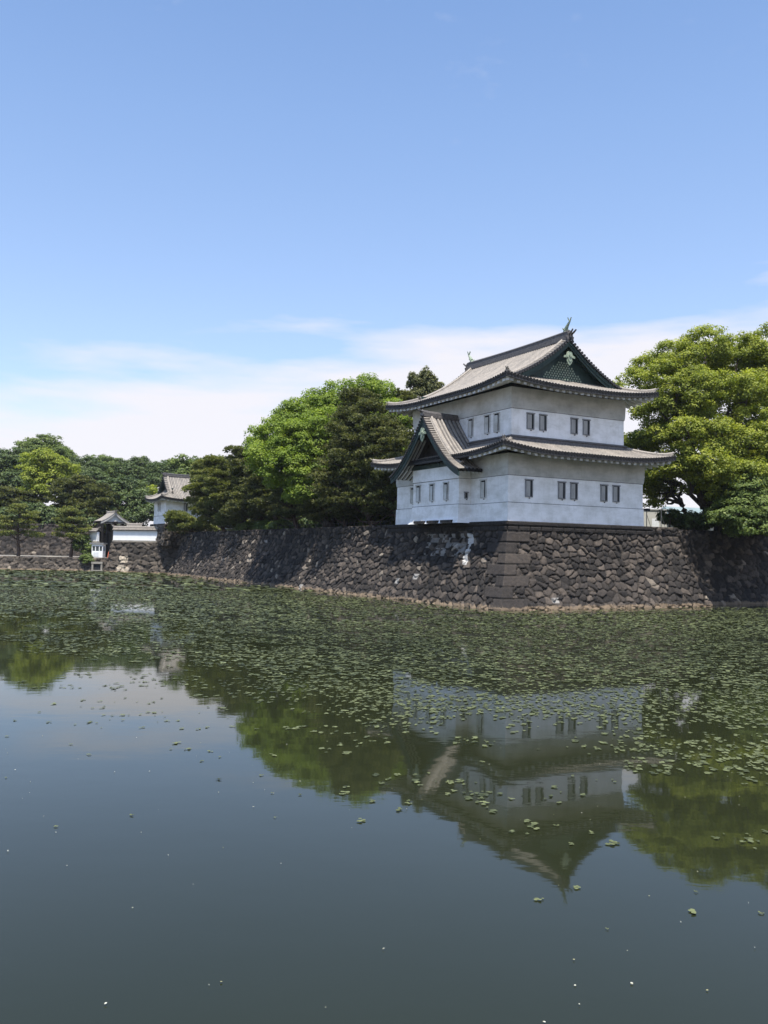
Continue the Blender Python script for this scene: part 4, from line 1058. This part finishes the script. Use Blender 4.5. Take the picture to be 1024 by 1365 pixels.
# the great lime green tree behind the pines, centre left
broad_tree('broadleaf_tree', (*at(440, 700, 122)[:2], G8), px_lobes([
    (395, 555, 24, 122), (425, 542, 24, 124), (455, 532, 26, 125), (490, 524, 24, 126), (512, 528, 20, 127), (368, 585, 28, 120), (400, 590, 34, 118), (435, 575, 34, 119), (480, 565, 34, 121), (520, 560, 26, 124),
    (352, 615, 24, 118), (385, 628, 30, 116), (425, 620, 34, 118), (470, 610, 36, 120), (515, 610, 30, 122), (405, 655, 22, 116), (380, 560, 14, 121), (450, 660, 26, 121), (500, 665, 26, 122)]),
    M['leaf_lime'], 'huge lime green broadleaf tree rising behind the dark pines left of the tower', seed=41, trunk_r=0.8, clump=0.95, leaf=0.15, per=80, cover=0.95, gap=0.10, flat=0.8)
broad_tree('broadleaf_tree', (*at(512, 700, 128)[:2], G8), px_lobes([(505, 650, 26, 124), (500, 690, 22, 118), (525, 680, 18, 120), (535, 640, 18, 126)]),
    M['leaf_lime'], 'smaller yellow green tree glimpsed low behind the pines beside the tower', seed=42, trunk_r=0.4, clump=0.8, leaf=0.15, per=60, gap=0.25)

# pines on the rampart
def wallpos(b, back): # b metres along the left face, back metres inwards from the edge
    x, y = site(-0.2 - 2.0 * b / 101 + back + 1.9, b); return (x, y, G8)
def pb(u, vt, Y):      # tree-top height for a pixel
    return at(u, vt, Y)[2]
pines = [ # b, back, top px (u, v), spread, label, seed, npads, low, pad, shape
    (27.0, 2.6, 508, 560, 5.0, 'dark pine next to the tower, its crown under the upper eave tip', 51, 34, 0.10, 1.7, 0.45),
    (33.5, 2.8, 470, 527, 6.4, 'tallest dark pine in front of the lime green tree', 52, 52, 0.08, 1.9, 0.5),
    (41.0, 2.6, 432, 585, 5.2, 'dark bushy pine standing left of the tallest pine on the rampart', 53, 34, 0.08, 1.8, 0.6),
    (48.0, 3.2, 405, 640, 3.6, 'short dark pine in the shade below the lime green crown', 54, 18, 0.15, 1.5, 0.7),
    (56.0, 2.4, 372, 640, 3.4, 'low rounded pine at the left foot of the lime green tree', 55, 18, 0.25, 1.5, 0.7),
    (63.0, 3.0, 337, 622, 4.2, 'broad pine with open trunk, just right of the pointed pine', 56, 26, 0.22, 1.6, 0.6),
    (70.0, 3.4, 315, 600, 5.4, 'tall pointed pine with a bushy top at the middle of the left grove', 57, 40, 0.12, 1.8, 0.75),
    (78.0, 2.6, 288, 612, 5.2, 'wide olive pine in the middle of the left grove on the rampart', 58, 36, 0.12, 1.8, 0.6),
    (87.0, 2.0, 264, 624, 4.9, 'spreading pine right of the small white turret', 59, 36, 0.10, 1.9, 0.65),
    (98.0, -0.8, 236, 686, 3.2, 'low leaning pine hanging over the left end of the rampart', 60, 26, 0.10, 1.7, 0.7)]
for (b_, bk, u, v, sp_, lab, sd, npd, lw, pd, shp) in pines:
    base = wallpos(b_, bk); Y = base[1]; tz = pb(u, v, Y); tx = at(u, v, Y)[0]; H = tz - base[2]
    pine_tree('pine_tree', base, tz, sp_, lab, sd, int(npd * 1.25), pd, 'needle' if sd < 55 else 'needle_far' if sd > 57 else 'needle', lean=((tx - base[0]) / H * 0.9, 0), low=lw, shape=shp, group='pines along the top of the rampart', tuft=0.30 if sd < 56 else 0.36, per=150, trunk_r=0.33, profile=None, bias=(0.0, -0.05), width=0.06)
# pine top showing above the roof
x, y, z = at(567, 497, 128)
broad_tree('conifer_tree', (x, y, G8), px_lobes([(551, 507, 4.5, 128, 2.2), (560, 512, 5, 128, 2.0), (569, 504, 6, 128, 2.2), (578, 508, 4.5, 128, 1.8), (585, 517, 4.5, 128, 1.6), (571, 522, 11, 128, 1.0), (557, 528, 9, 128, 1.0), (586, 530, 9, 128, 0.9)]), M['needle'],
    'dark conifer whose upright pointed tops show above the tower roof at its left', 'conifer', seed=61, trunk_r=0.3, clump=0.42, leaf=0.12, per=45, flat=1.2, gap=0.05)
x, y, z = at(535, 525, 126)
pine_tree('pine_tree', (x, y, G8), z, 3.4, 'dark pine behind the upper left roof tip, lower than its neighbour', 62, 34, 1.4, 'needle', low=0.3, shape=0.5, tuft=0.36, per=170)
# low shrubs along the rampart edge
for i, (b_, u_) in enumerate([(60, 0), (66, 0), (74, 0)]):
    x, y, z = wallpos(b_, 1.2)
    broad_tree('shrub', (x, y, G8), [(x, y, G8 + 0.7, 1.4, 0.8), (x - 1.0, y + 1.4, G8 + 0.6, 1.1, 0.7)], M['leaf_mid'], ('round green shrub near the pale trunk on the rampart edge', 'round green shrub in the middle of three on the rampart edge', 'round green shrub on the rampart edge nearest the gate')[i], 'shrub', seed=70 + i, trunk_r=0.1, clump=0.55, leaf=0.13, per=60, group='shrubs along the rampart edge')

for i, (b_, bk_, r_, lab) in enumerate([(24, 9, 3.0, 'dark undergrowth bush behind the trunks nearest the tower'), (31, 10, 3.2, 'dark undergrowth bush behind the tallest pine'), (39, 10, 3.2, 'dark undergrowth bush behind the bushy pine left of the tallest'), (47, 11, 3.0, 'dark undergrowth bush under the middle of the lime green crown'), (51, 6, 1.8, 'small dark bush in the gap between two pine trunks below the lime green crown'), (55, 9, 2.2, 'dark undergrowth bush at the left end of the lime green crown')]):
    x, y, z = wallpos(b_, bk_)
    broad_tree('shrub', (x, y, G8), [(x, y, G8 + 1.6, r_, 1.9), (x - r_ * 0.7, y + r_, G8 + 1.3, r_ * 0.8, 1.5)], M['leaf_dark'], lab, 'shrub', seed=76 + i, trunk_r=0.15, clump=0.8, leaf=0.17, per=50, group='dark bushes behind the pines')
x, y, z = at(399, 690, 152)
broad_tree('shrub', (x, y, G8), [(x, y, G8 + 2.4, 3.2, 2.6), (x + 3.4, y + 1, G8 + 2.0, 2.6, 2.2), (x - 3.0, y + 1, G8 + 1.8, 2.4, 2.0)], M['leaf_dark'], 'tall dark bush far back between the trunks under the lime green crown', 'shrub', seed=88, trunk_r=0.15, clump=0.9, leaf=0.2, per=50)
# ------------------------------------------------------------------ far left: bank, gate, turret
BZ = 2.8
def wall_px(name, u0, u1, Y0, Y1, zt, zb_, batter, label, m='stone2', cw=1.0, ch=0.7, step=0.2, **kw):
    x0 = (u0 - 512) / FPX * Y0; x1 = (u1 - 512) / FPX * Y1
    return stone_wall(name, [(x0, Y0), (x1, Y1)], zt, batter, zt * 1.02 if zb_ < 0 else zt, step, M[m], label, cw, ch, site_frame=False, zbot=zb_, **kw)
def bank_tone(ss, zz, t): return np.clip(t * 0.9 + 0.05, 0, 1)
stone_wall('moat_bank', [(-125, 178.5), (-54.8, 178.5)], BZ, 0.9, 2.9, 0.18, M['stone2'], 'low brown stone bank along the far left end of the moat', 1.15, 0.62, site_frame=False, seed=5.0, closed_top=3.0)
def gate_tone(ss, zz, t):
    pat = ((ss > 2.3) & (ss < 4.2) & (zz > 1.9) & (zz < 3.3)) | ((ss > 1.9) & (ss < 4.6 + 0.4 * zz) & (zz < 1.8 - 0.25 * (ss - 2)))
    return np.where(pat, 0.995, t * 0.9)
gw = stone_wall('gate_rampart', [(-54.6, 192.0), (-54.6, 174.2), (-43.5, 171.2), (-40.0, 171.0)], 6.15, 1.1, 6.3, 0.16, M['stone2'], 'squared stone wall with pale repaired blocks carrying the white plaster wall by the gate', 1.5, 0.8, site_frame=False, seed=8.0, closed_top=8.0,
           tonefn=lambda ss, zz, t: gate_tone(ss - 17.8, zz, t))
stone_wall('retaining_wall', [(-130, 203), (-68.5, 203), (-66, 216)], 10.2, 2.2, 10.2, 0.25, M['stone'], 'tall brown stone retaining wall behind the two far left pines', 1.1, 0.75, site_frame=False, zbot=BZ - 0.2, seed=9.0, closed_top=4.0)
# bank top and hill behind
g = MB(); g.quad((-400, 179.0, BZ - 0.05), (-54.7, 179.0, BZ - 0.05), (-54.7, 240, BZ - 0.05), (-400, 240, BZ - 0.05)); o = g.build('path', M['paving']); o['kind'] = 'structure'
hv = []; NX, NY = 40, 22
for j in range(NY + 1):
    for i in range(NX + 1):
        x = -420 + 480 * i / NX; y = 205 + 420 * (j / NY) ** 1.4
        hgt = 10.1 + 6.8 * smooth01((y - 205) / 120) * (0.6 + 0.4 * math.sin(x * 0.03)) if y > 206 or x < -68 else 7.9
        if x > -68: hgt = min(hgt, 7.8 + 6 * smooth01((y - 235) / 140))
        if x > -60: hgt = min(hgt, BZ if (x < -44 and y < 225) else hgt)
        hv.append((x, y, hgt if not (x > -30 and y < 230) else 7.8))
hf = [(j * (NX + 1) + i, j * (NX + 1) + i + 1, (j + 1) * (NX + 1) + i + 1, (j + 1) * (NX + 1) + i) for j in range(NY) for i in range(NX)]
o = np_mesh('hill', hv, hf, M['grass']); o['kind'] = 'structure'

# culvert mouth in the bank
cv = empty('culvert', (-58.2, 177.4, 0), 0, 'square dark drain opening with stone surround below the white guard hut', 'drain')
c = MB(); c.box(-1.1, -0.75, -0.35, 0.5, -0.2, 1.55); c.box(0.75, 1.1, -0.35, 0.5, -0.2, 1.55); c.box(-1.15, 1.15, -0.4, 0.5, 1.552, 1.95); c.box(-1.2, 1.2, -0.5, 0.4, -0.2, 0.3); c.build('surround', M['paving'], cv)
c = MB(); c.box(-0.749, 0.749, -0.15, 0.4, 0.301, 1.551); c.build('opening', M['dark'], cv)

# guard hut
def hut():
    x = (133 - 512) / FPX * 182
    h = empty('guard_hut', (x, 182, BZ), 0, 'small white guard hut with windows on the bank beside the gate', 'hut')
    w = MB(); w.box(-1.15, 1.15, -0.9, 0.9, 0, 1.35); 
    for px in (-1.15, -0.45, 0.35, 1.0): w.box(px, px + 0.15, -0.9, -0.75, 1.352, 2.35)
    for py in (-0.2, 0.75): w.box(1.0, 1.15, py, py + 0.15, 1.352, 2.35); w.box(-1.15, -1.0, py, py + 0.15, 1.352, 2.35)
    w.box(-1.15, 1.15, -0.9, 0.9, 2.352, 2.75); w.build('wall', M['bright'], h)
    g_ = MB(); g_.box(-1.0, 1.0, -0.8, 0.8, 1.352, 2.35); g_.build('window', M['glass'], h)
    r_ = MB(); r_.box(-1.55, 1.4, -1.1, 1.2, 2.752, 2.95); r_.box(-1.6, 1.45, -1.15, 1.25, 2.953, 3.05); r_.build('roof', M['shutter'], h)
    s_ = MB(); s_.box(-0.7, 0.3, -0.93, -0.902, 0.15, 1.1); s_.build('panel', M['white'], h)
hut()
# traffic cone-like red marker beside the gate wall
cx_ = (146.5 - 512) / FPX * 181; c = MB(); c.tube([(0, 0, 0.03), (0, 0, 0.9), (0, 0, 1.3)], [0.26, 0.14, 0.06], 10); c.box(-0.32, 0.32, -0.32, 0.32, 0, 0.03)
o = c.build('traffic_cone', M['redcone'], loc=(cx_, 181, BZ)); tag(o, 'faded red cone standing on the bank beside the gate', 'cone')

# gabled roof helper with ridge along local y
def gable_roof(parent, hw, y0, y1, ze, rise, p1=0.7, sp=0.3, name='roof', cap_h=0.4):
    p2 = (rise - p1 * hw) / (hw * hw)
    zf = lambda d: ze + p1 * d + p2 * d * d
    rf = Roof()
    rf.slope(lambda e, d: (-hw + d, e, zf(d)), y0, y1, lambda e: 0, lambda e: hw - 0.01, (0, 1, 0), (-1, 0, 0), sp, sp * 0.3, 6)
    rf.slope(lambda e, d: (hw - d, e, zf(d)), y0, y1, lambda e: 0, lambda e: hw - 0.01, (0, 1, 0), (1, 0, 0), sp, sp * 0.3, 6)
    o = rf.build(name, parent)
    rm = MB(); ridge_run(rm, [(0, y0 - 0.05, zf(hw) - 0.05), (0, (y0 + y1) / 2, zf(hw) - 0.1), (0, y1 + 0.05, zf(hw) - 0.05)], (1, 0, 0), 0.2, cap_h, 0.9)
    horn(rm, (0, y0, zf(hw)), (0, -1, 0), 0.8); horn(rm, (0, y1, zf(hw)), (0, 1, 0), 0.8)
    rm.build('ridge', M['tile'], o)
    return zf
def gatehouse():
    x, y, _ = at(150, 700, 190)
    g_ = empty('castle_gate', (x, y, BZ), R(36), 'dark timber castle gate under a curved tiled gable roof at the far left', 'gate')
    # local: ridge along x' -> use y as ridge then turn
    zf = gable_roof(g_, 3.1, -2.6, 2.6, 7.7, 2.05, 0.38, 0.28)
    for s in (1, -1):
        for yy in (-2.55, 2.45):
            b_ = MB()
            ds = [3.1 * k / 8 for k in range(9)]
            for k in range(8):
                pa, pb_ = (-s * (3.1 - ds[k]), zf(ds[k])), (-s * (3.1 - ds[k + 1]), zf(ds[k + 1]))
                b_.hexa([(pa[0], yy, pa[1] - 0.5), (pb_[0], yy, pb_[1] - 0.5), (pb_[0], yy + 0.1, pb_[1] - 0.5), (pa[0], yy + 0.1, pa[1] - 0.5), (pa[0], yy, pa[1] - 0.03), (pb_[0], yy, pb_[1] - 0.03), (pb_[0], yy + 0.1, pb_[1] - 0.03), (pa[0], yy + 0.1, pa[1] - 0.03)])
            b_.build('bargeboard', M['shutter'], g_)
    w = MB()
    for yy in (-2.2, 2.1):
        prev = None
        for q in np.linspace(-2.4, 2.4, 9):
            cur = ((q, yy, 7.3), (q, yy, zf(3.1 - abs(q)) - 0.3))
            if prev: w.quad(prev[0], cur[0], cur[1], prev[1])
            prev = cur
    w.build('gable_panel', M['cove_plaster'], g_)
    p_ = MB()
    for yy in (-1.9, 1.9):
        p_.box(-0.4, 0.4, yy - 0.35, yy + 0.35, 0, 7.3)
        p_.box(-0.25, 0.25, yy - 0.2 + 0.02, yy + 0.2, 7.302, 8.2)
    p_.build('post', M['gate_timber'], g_)
    for yy in (-0.8, 0.8):
        d_ = MB(); d_.box(-0.12, 0.12, yy - 0.78, yy + 0.78, 0.1, 5.2)
        for k in range(5): d_.box(-0.17, -0.122, yy - 0.75, yy + 0.75, 0.4 + k * 1.05, 0.55 + k * 1.05)
        d_.build('door', M['gate_timber'], g_)
    def gl(xw, yw): dx, dy = xw - x, yw - y; c_, s_ = math.cos(R(36)), math.sin(R(36)); return (dx * c_ + dy * s_, -dx * s_ + dy * c_)
    q = [gl(at(141.5, 0, 186)[0], 187.0), gl(at(152, 0, 186)[0], 185.9), gl(at(152, 0, 186)[0], 186.3), gl(at(141.5, 0, 186)[0], 187.4)]
    sp_ = MB(); sp_.hexa([(a, b, 0) for a, b in q] + [(a, b, 7.2) for a, b in q]); sp_.build('shade_panel', M['gate_timber'], g_)  # added dark sheet standing in for deep shade beside the gate
    l_ = MB(); l_.box(-0.45, 0.45, -3.0, 3.0, 7.305, 7.75); l_.box(-0.3, 0.3, -1.6, 1.6, 5.25, 5.7)
    for yy in (-2.2, -1.1, 0, 1.1, 2.2): l_.box(-2.6, 2.6, yy - 0.12, yy + 0.12, 7.4, 7.65)
    l_.build('lintel', M['gate_timber'], g_)
gatehouse()
# low white wing wall left of the gate
def plaster_wall(name, p0, p1, zb_, h, label, thick=0.7, loops=0, over=0.55, mat_='bright', rise=0.55, step_roof=None):
    p0 = Vector(p0); p1 = Vector(p1); d = p1 - p0; L = d.length; rz = math.atan2(d.y, d.x)
    w = empty(name, (p0.x, p0.y, zb_), rz, label, 'wall')
    b_ = MB(); b_.box(0, L, -thick / 2, thick / 2, 0, h); b_.build('wall', M[mat_], w)
    q = MB(); q.box(-0.1, L + 0.1, -thick / 2 - 0.12, thick / 2 + 0.12, -0.35, -0.002); q.build('plinth', M['paving'], w)
    hold = empty('roof', (L / 2, 0, h), PI / 2); hold.parent = w
    gable_roof(hold, thick / 2 + over, -L / 2 - 0.15, L / 2 + 0.15, 0.02, rise, 0.5, 0.27, 'tiles', 0.3)
    return w
plaster_wall('plaster_wall', (at(134, 0, 186)[0], 186.5), (at(146.5, 0, 186)[0], 185.5), 6.2, 2.0, 'short white plaster wall with its own tiled cap left of the gate posts', 0.7)
stone_wall('gate_rampart', [(at(133, 0, 188)[0], 187.2), (at(147, 0, 186)[0], 186.0)], 5.9, 0.3, 6, 0.2, M['stone2'], 'small stone base under the short white wall left of the gate', 0.9, 0.6, site_frame=False, zbot=BZ - 0.1, seed=14., closed_top=1.6)
plaster_wall('plaster_wall', (-54.3, 175.2), (-44.2, 172.3), 6.45, 1.95, 'long white plaster wall with tiled cap on the pale patched stone wall', 0.8, over=0.32, rise=0.6)
# stepped tile ridge piece behind it
bt = empty('tiled_roof', (at(193, 0, 178)[0], 178.5, 6.2), R(-12) + PI / 2, 'small brown tiled roof peeping over the long white wall', 'roof')
gable_roof(bt, 1.2, -1.7, 1.7, 2.5, 1.0, 0.7, 0.28, 'tiles', 0.35)
c = MB(); c.box(-0.8, 0.8, -1.5, 1.5, -0.1, 2.6); c.build('wall', M['grey_plaster'], bt)

# small turret beyond the gate
def small_turret():
    x, y, _ = at(222, 697, 169)
    rz = R(33)
    t = empty('small_turret', (x, y, 0), rz, 'small white turret with steep tiled gable roof, half hidden by pines', 'tower')
    w_, l_ = 9.0, 7.0
    zb_, zt = 9.75, 14.4
    b_ = MB(); ring(b_, 0, w_, 0, l_, zb_, 11.32, 0.06, 0.03); ring(b_, 0, w_, 0, l_, 11.32, zt, 0, 0); b_.build('wall', M['plaster'], t)
    g_ = MB(); ring(g_, 0, w_, 0, l_, 11.3, 11.37, 0.05, 0.02); g_.build('moulding_shadow', M['groove'], t)  # dark strip painting the shadow at the turret wall step
    window(t, 'x', 3.3, 12.3, 13.9, 0, 0.7); window(t, 'x', 4.3, 12.3, 13.9, 0, 0.7); window(t, 'y', 4.0, 12.3, 13.9, 0, 0.8)
    # irimoya builder runs its ridge along y: nest it turned by 90 degrees so that the gable faces -x
    hold = empty('roof', (w_ / 2, l_ / 2, 0), -PI / 2); hold.parent = t
    fr = HipFrame(-l_ / 2 - 1.5, l_ / 2 + 1.5, -w_ / 2 - 1.5, w_ / 2 + 1.5, 14.5, 0.32, 0.13, 0.5, 4.5)
    irimoya(hold, fr, 2.0, 0.6, 1.5, rw=0.22, shachi=False, sp=0.33, fine=False)
    soffit(hold, fr, 1.5)
    pth = []
    for (p, q) in ((-0.2, l_ + 2), (-0.2, -0.2), (w_ + 3, -0.2)): pth.append((x + p * math.cos(rz) - q * math.sin(rz), y + p * math.sin(rz) + q * math.cos(rz)))
    stone_wall('turret_base', pth, 9.78, 0.9, 9.8, 0.18, M['stone2'], 'stone base under the small white turret', 1.0, 0.7, site_frame=False, zbot=5.5, seed=17.0, closed_top=6.0)
small_turret()

# pale wall behind the grove, seen between the trunks
plaster_wall('plaster_wall', (at(300, 0, 190)[0], 190), (at(374, 0, 172)[0], 172), 9.6, 1.9, 'pale wall with tiled cap glimpsed between the pine trunks on the rampart', 0.8, over=0.7)
g = MB(); A = at(296, 0, 190); B_ = at(409, 0, 165); g.hexa([(A[0], 189.6, 7.9), (B_[0], 164.6, 7.9), (B_[0], 168, 7.9), (A[0], 193, 7.9), (A[0], 189.6, 9.3), (B_[0], 164.6, 9.3), (B_[0], 168, 9.3), (A[0], 193, 9.3)])
o = g.build('earth_bank', M['grass']); o['kind'] = 'structure'

# ------------------------------------------------------------------ far left trees
HZ = 10.0
fx = lambda u, Y: at(u, 0, Y)[0]
for (u, vt, Y, sp_, lean, lab, sd) in [(28, 676, 184, 5.6, 0.02, 'low umbrella-shaped pine standing on the far bank at the left edge', 81), (98, 678, 185, 3.8, -0.02, 'layered pine on the far bank between the left edge and the guard hut', 82)]:
    x, y, z = at(u, vt, Y)
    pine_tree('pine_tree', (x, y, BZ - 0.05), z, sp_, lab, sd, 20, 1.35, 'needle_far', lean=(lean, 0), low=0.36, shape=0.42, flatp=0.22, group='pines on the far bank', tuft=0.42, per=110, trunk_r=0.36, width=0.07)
x, y, z = at(120, 750, 179.5); broad_tree('shrub', (x, 179.5, BZ - 0.05), [(x, 178.6, 2.5, 1.15, 0.9), (x + 0.6, 178.3, 1.9, 0.9, 0.8)], M['leaf_mid'], 'bright green bush spilling over the bank beside the drain', 'shrub', seed=83, trunk_r=0.1, clump=0.45, leaf=0.13, per=50)
x, y, z = at(110, 722, 184); broad_tree('shrub', (x, 185, BZ - 0.05), [(x, 185, 5.4, 1.6, 1.8), (x + 1.0, 185, 4.4, 1.2, 1.2)], M['leaf_mid'], 'leafy green shrub left of the guard hut roof', 'shrub', seed=84, trunk_r=0.12, clump=0.6, leaf=0.16, per=50)
far = [
 # name, base u, Y, ground z, lobes px, material, label, seed
 ('broadleaf_tree', 54, 222, HZ, [(40, 618, 14, 221), (58, 612, 15, 220), (78, 622, 13, 221), (50, 638, 15, 219), (72, 640, 15, 220), (58, 655, 12, 218), (38, 655, 8, 219)], 'leaf_yellow', 'bright yellow green tree with a dark trunk above the retaining wall', 91),
 ('broadleaf_tree', 55, 262, 14, [(38, 602, 17, 262), (62, 598, 20, 264), (50, 608, 22, 262), (75, 608, 14, 263), (60, 630, 22, 260)], 'leaf_mid', 'tall dome-topped tree, highest on the far left skyline', 92),
 ('shrub', 44, 218, HZ, [(38, 684, 12, 206), (52, 682, 12, 206), (64, 688, 12, 206), (78, 690, 12, 206), (92, 690, 11, 206), (24, 690, 11, 206), (108, 692, 12, 206), (122, 698, 10, 206), (8, 692, 12, 206), (70, 698, 8, 205)], 'leaf_dark', 'dark bush on top of the retaining wall under the yellow green tree', 106),
 ('broadleaf_tree', 10, 245, 12, [(2, 622, 22, 246), (18, 615, 18, 246), (-20, 625, 26, 246), (10, 650, 24, 243), (-10, 665, 24, 242), (24, 645, 16, 243)], 'leaf_dark', 'dark rounded tree mass at the extreme left edge', 93),
 ('broadleaf_tree', 100, 262, 12, [(98, 624, 13, 262), (118, 622, 14, 264), (85, 636, 14, 260), (105, 644, 18, 258), (128, 640, 16, 258)], 'leaf_dark', 'dark green tree on the skyline right of the dome-topped tree', 94),
 ('broadleaf_tree', 138, 282, 12, [(128, 618, 13, 284), (146, 620, 14, 284), (138, 634, 18, 280), (160, 630, 14, 280)], 'leaf_mid', 'soft mid green tree at the centre of the far skyline', 95),
 ('broadleaf_tree', 180, 270, 12, [(168, 624, 12, 270), (186, 618, 10, 271), (178, 634, 15, 268), (198, 632, 14, 268), (205, 622, 8, 270)], 'leaf_dark', 'blue green tree on the skyline left of the small turret', 96),
 ('broadleaf_tree', 210, 262, 10, [(212, 628, 12, 262), (228, 630, 10, 262), (222, 622, 8, 264), (240, 622, 10, 262), (208, 645, 14, 258)], 'leaf_dark', 'rounded dark tree directly behind the small turret roof', 97),
 ('broadleaf_tree', 192, 228, 9, [(184, 652, 9, 228), (198, 655, 9, 228), (190, 662, 9, 227)], 'leaf_yellow', 'small yellow green tree just left of the small turret eave', 98),
 ('broadleaf_tree', 165, 215, 7, [(150, 655, 17, 216), (170, 650, 16, 217), (185, 668, 15, 214), (160, 675, 18, 213), (195, 685, 14, 212), (142, 680, 14, 212), (178, 692, 14, 211)], 'leaf_dark', 'big dark green tree behind the gate roof', 99),
]
for (nm, u, Y, gz, lb, mt, lab, sd) in far:
    x, y, _ = at(u, 700, Y)
    broad_tree(nm, (x, y, gz - 0.5), px_lobes(lb), M[mt], lab, seed=sd, trunk_r=0.45, clump=1.35, leaf=0.27, per=46, cover=1.0, flat=0.6, group='trees on the far left hill')
for (u, vt, Y, sp_, gz, lab, sd) in [(88, 640, 214, 4.6, HZ, 'dark pine right of the yellow green tree above the retaining wall', 101), (112, 640, 212, 5.2, HZ, 'dark layered pine above the gap between retaining wall and gate', 102), (8, 652, 212, 5.0, HZ, 'dark pine above the retaining wall at the left edge', 103), (134, 650, 210, 4.4, HZ - 2, 'dark pine just left of the big dark tree behind the gate', 104), (38, 660, 216, 3.6, HZ, 'small dark pine under the yellow green tree', 105)]:
    x, y, z = at(u, vt, Y)
    pine_tree('pine_tree', (x, y, gz - 0.3), z, sp_, lab, sd, 34, 1.8, 'needle', low=0.1, shape=0.45, group='pines above the retaining wall', tuft=0.5, per=90, width=0.08)
# trees behind the rampart grove, filling the skyline behind it
for (u, Y, lb, mt, lab, sd) in [
    (300, 200, [(262, 622, 14, 200), (285, 618, 12, 200), (300, 640, 20, 198), (270, 650, 20, 196), (335, 640, 20, 196)], 'leaf_dark', 'dark tree filling the gap behind the left grove of pines', 111),
    (238, 190, [(236, 618, 7, 190), (246, 614, 7, 190), (255, 622, 8, 190), (245, 632, 10, 189)], 'leaf_mid', 'small feathery tree top just right of the small turret roof', 112),
    (390, 170, [(350, 650, 22, 170), (380, 660, 24, 170), (420, 660, 24, 168), (460, 650, 26, 168), (400, 680, 18, 160)], 'leaf_dark', 'shadowy dark tree far back under the lime green crown', 113)]:
    x, y, _ = at(u, 700, Y)
    broad_tree('broadleaf_tree', (x, y, G8), px_lobes(lb), M[mt], lab, seed=sd, trunk_r=0.4, clump=1.2, leaf=0.24, per=46, flat=0.6)

# ------------------------------------------------------------------ right background
x, y, _ = at(858, 700, 118); bb = empty('beige_building', (x, y, G8), R(4), 'plain beige building wall seen in the gap right of the tower', 'building')
c = MB(); c.box(-3, 3.3, 0, 6, 0, 3.35); c.build('wall', M['beige'], bb); c = MB(); c.box(-3.1, 3.4, -0.1, 6.1, 3.352, 3.5); c.build('roof_edge', M['shutter'], bb)
c = MB(); c.box(1.2, 2.2, -0.04, -0.004, 0.1, 2.2); c.build('door', M['white'], bb)
x, y, _ = at(912, 690, 125); hb = empty('low_house', (x, y, G8), R(20), 'low house with a blue grey roof behind the leaning trunk', 'house')
c = MB(); c.box(-3.5, 3.5, -2.5, 2.5, 0, 2.3); c.build('wall', M['beige'], hb)
c = MB(); c.hexa([(-4, -3.2, 2.3), (4, -3.2, 2.3), (4, 3.2, 2.3), (-4, 3.2, 2.3), (-3.4, -0.1, 4.2), (3.4, -0.1, 4.2), (3.4, 0.1, 4.2), (-3.4, 0.1, 4.2)]); c.build('roof', M['blueroof'], hb)
for k, lab in ((0, 'thin grey pole nearest the tower beside the beige building'), (1, 'thin grey pole on the wall top at the right of the beige building')):
    a_ = 18.9 + 2.1 * k; px_, py_ = site(a_, 1.2)
    c = MB(); c.tube([(0, 0, 0), (0, 0, 1.9 + 0.2 * k)], 0.045, 6); c.tube([(0, 0, 1.4), (0.5, 0.1, 0.0)], 0.025, 5); o = c.build('pole', M['metal'], loc=(px_, py_, WT - 0.06)); tag(o, lab, 'pole', 'poles on the wall top')
lx_, ly_ = site(17.25, 0.5); lp = MB(); lp.box(-0.3, 0.12, -0.12, 0.12, 0, 0.2); lp.box(0.12, 0.5, -0.16, 0.16, -0.06, 0.22)
o = lp.build('floodlight', M['dark'], loc=(lx_ + 0.5, ly_, 9.75)); tag(o, 'small black floodlight fixed to the right corner of the tower', 'floodlight')
# thin rail fence on the rampart edge left of the tower
fe = empty('rail_fence', (OX, OY, WT - 0.06), YAW, 'thin dark rail fence along the rampart edge left of the tower', 'fence')
for k in range(16):
    yb = 22.5 + k * 2.2; c = MB(); c.box(0.45 - 0.02 * yb, 0.53 - 0.02 * yb, yb - 0.04, yb + 0.04, 0, 0.6); c.build('post', M['timber'], fe)
c = MB()
for z_ in (0.56,): c.tube([(0.49 - 0.45, 22.5, z_), (0.49 - 0.02 * 55.5, 55.5, z_)], 0.025, 5)
c.build('rail', M['timber'], fe)

# ------------------------------------------------------------------ air
hz = MB(); hz.box(-3600, 3600, -1600, 4600, -2.6, 40)
hm_ = bpy.data.materials.new('humid air'); hm_.use_nodes = True; hn = hm_.node_tree.nodes; hn.clear()
ho = hn.new('ShaderNodeOutputMaterial'); pv = hn.new('ShaderNodeVolumePrincipled'); pv.inputs['Density'].default_value = 0.00008; pv.inputs['Color'].default_value = (0.86, 0.92, 1.0, 1); pv.inputs['Anisotropy'].default_value = 0.2
hm_.node_tree.links.new(pv.outputs[0], ho.inputs['Volume'])
o = hz.build('haze', hm_); o['kind'] = 'stuff'
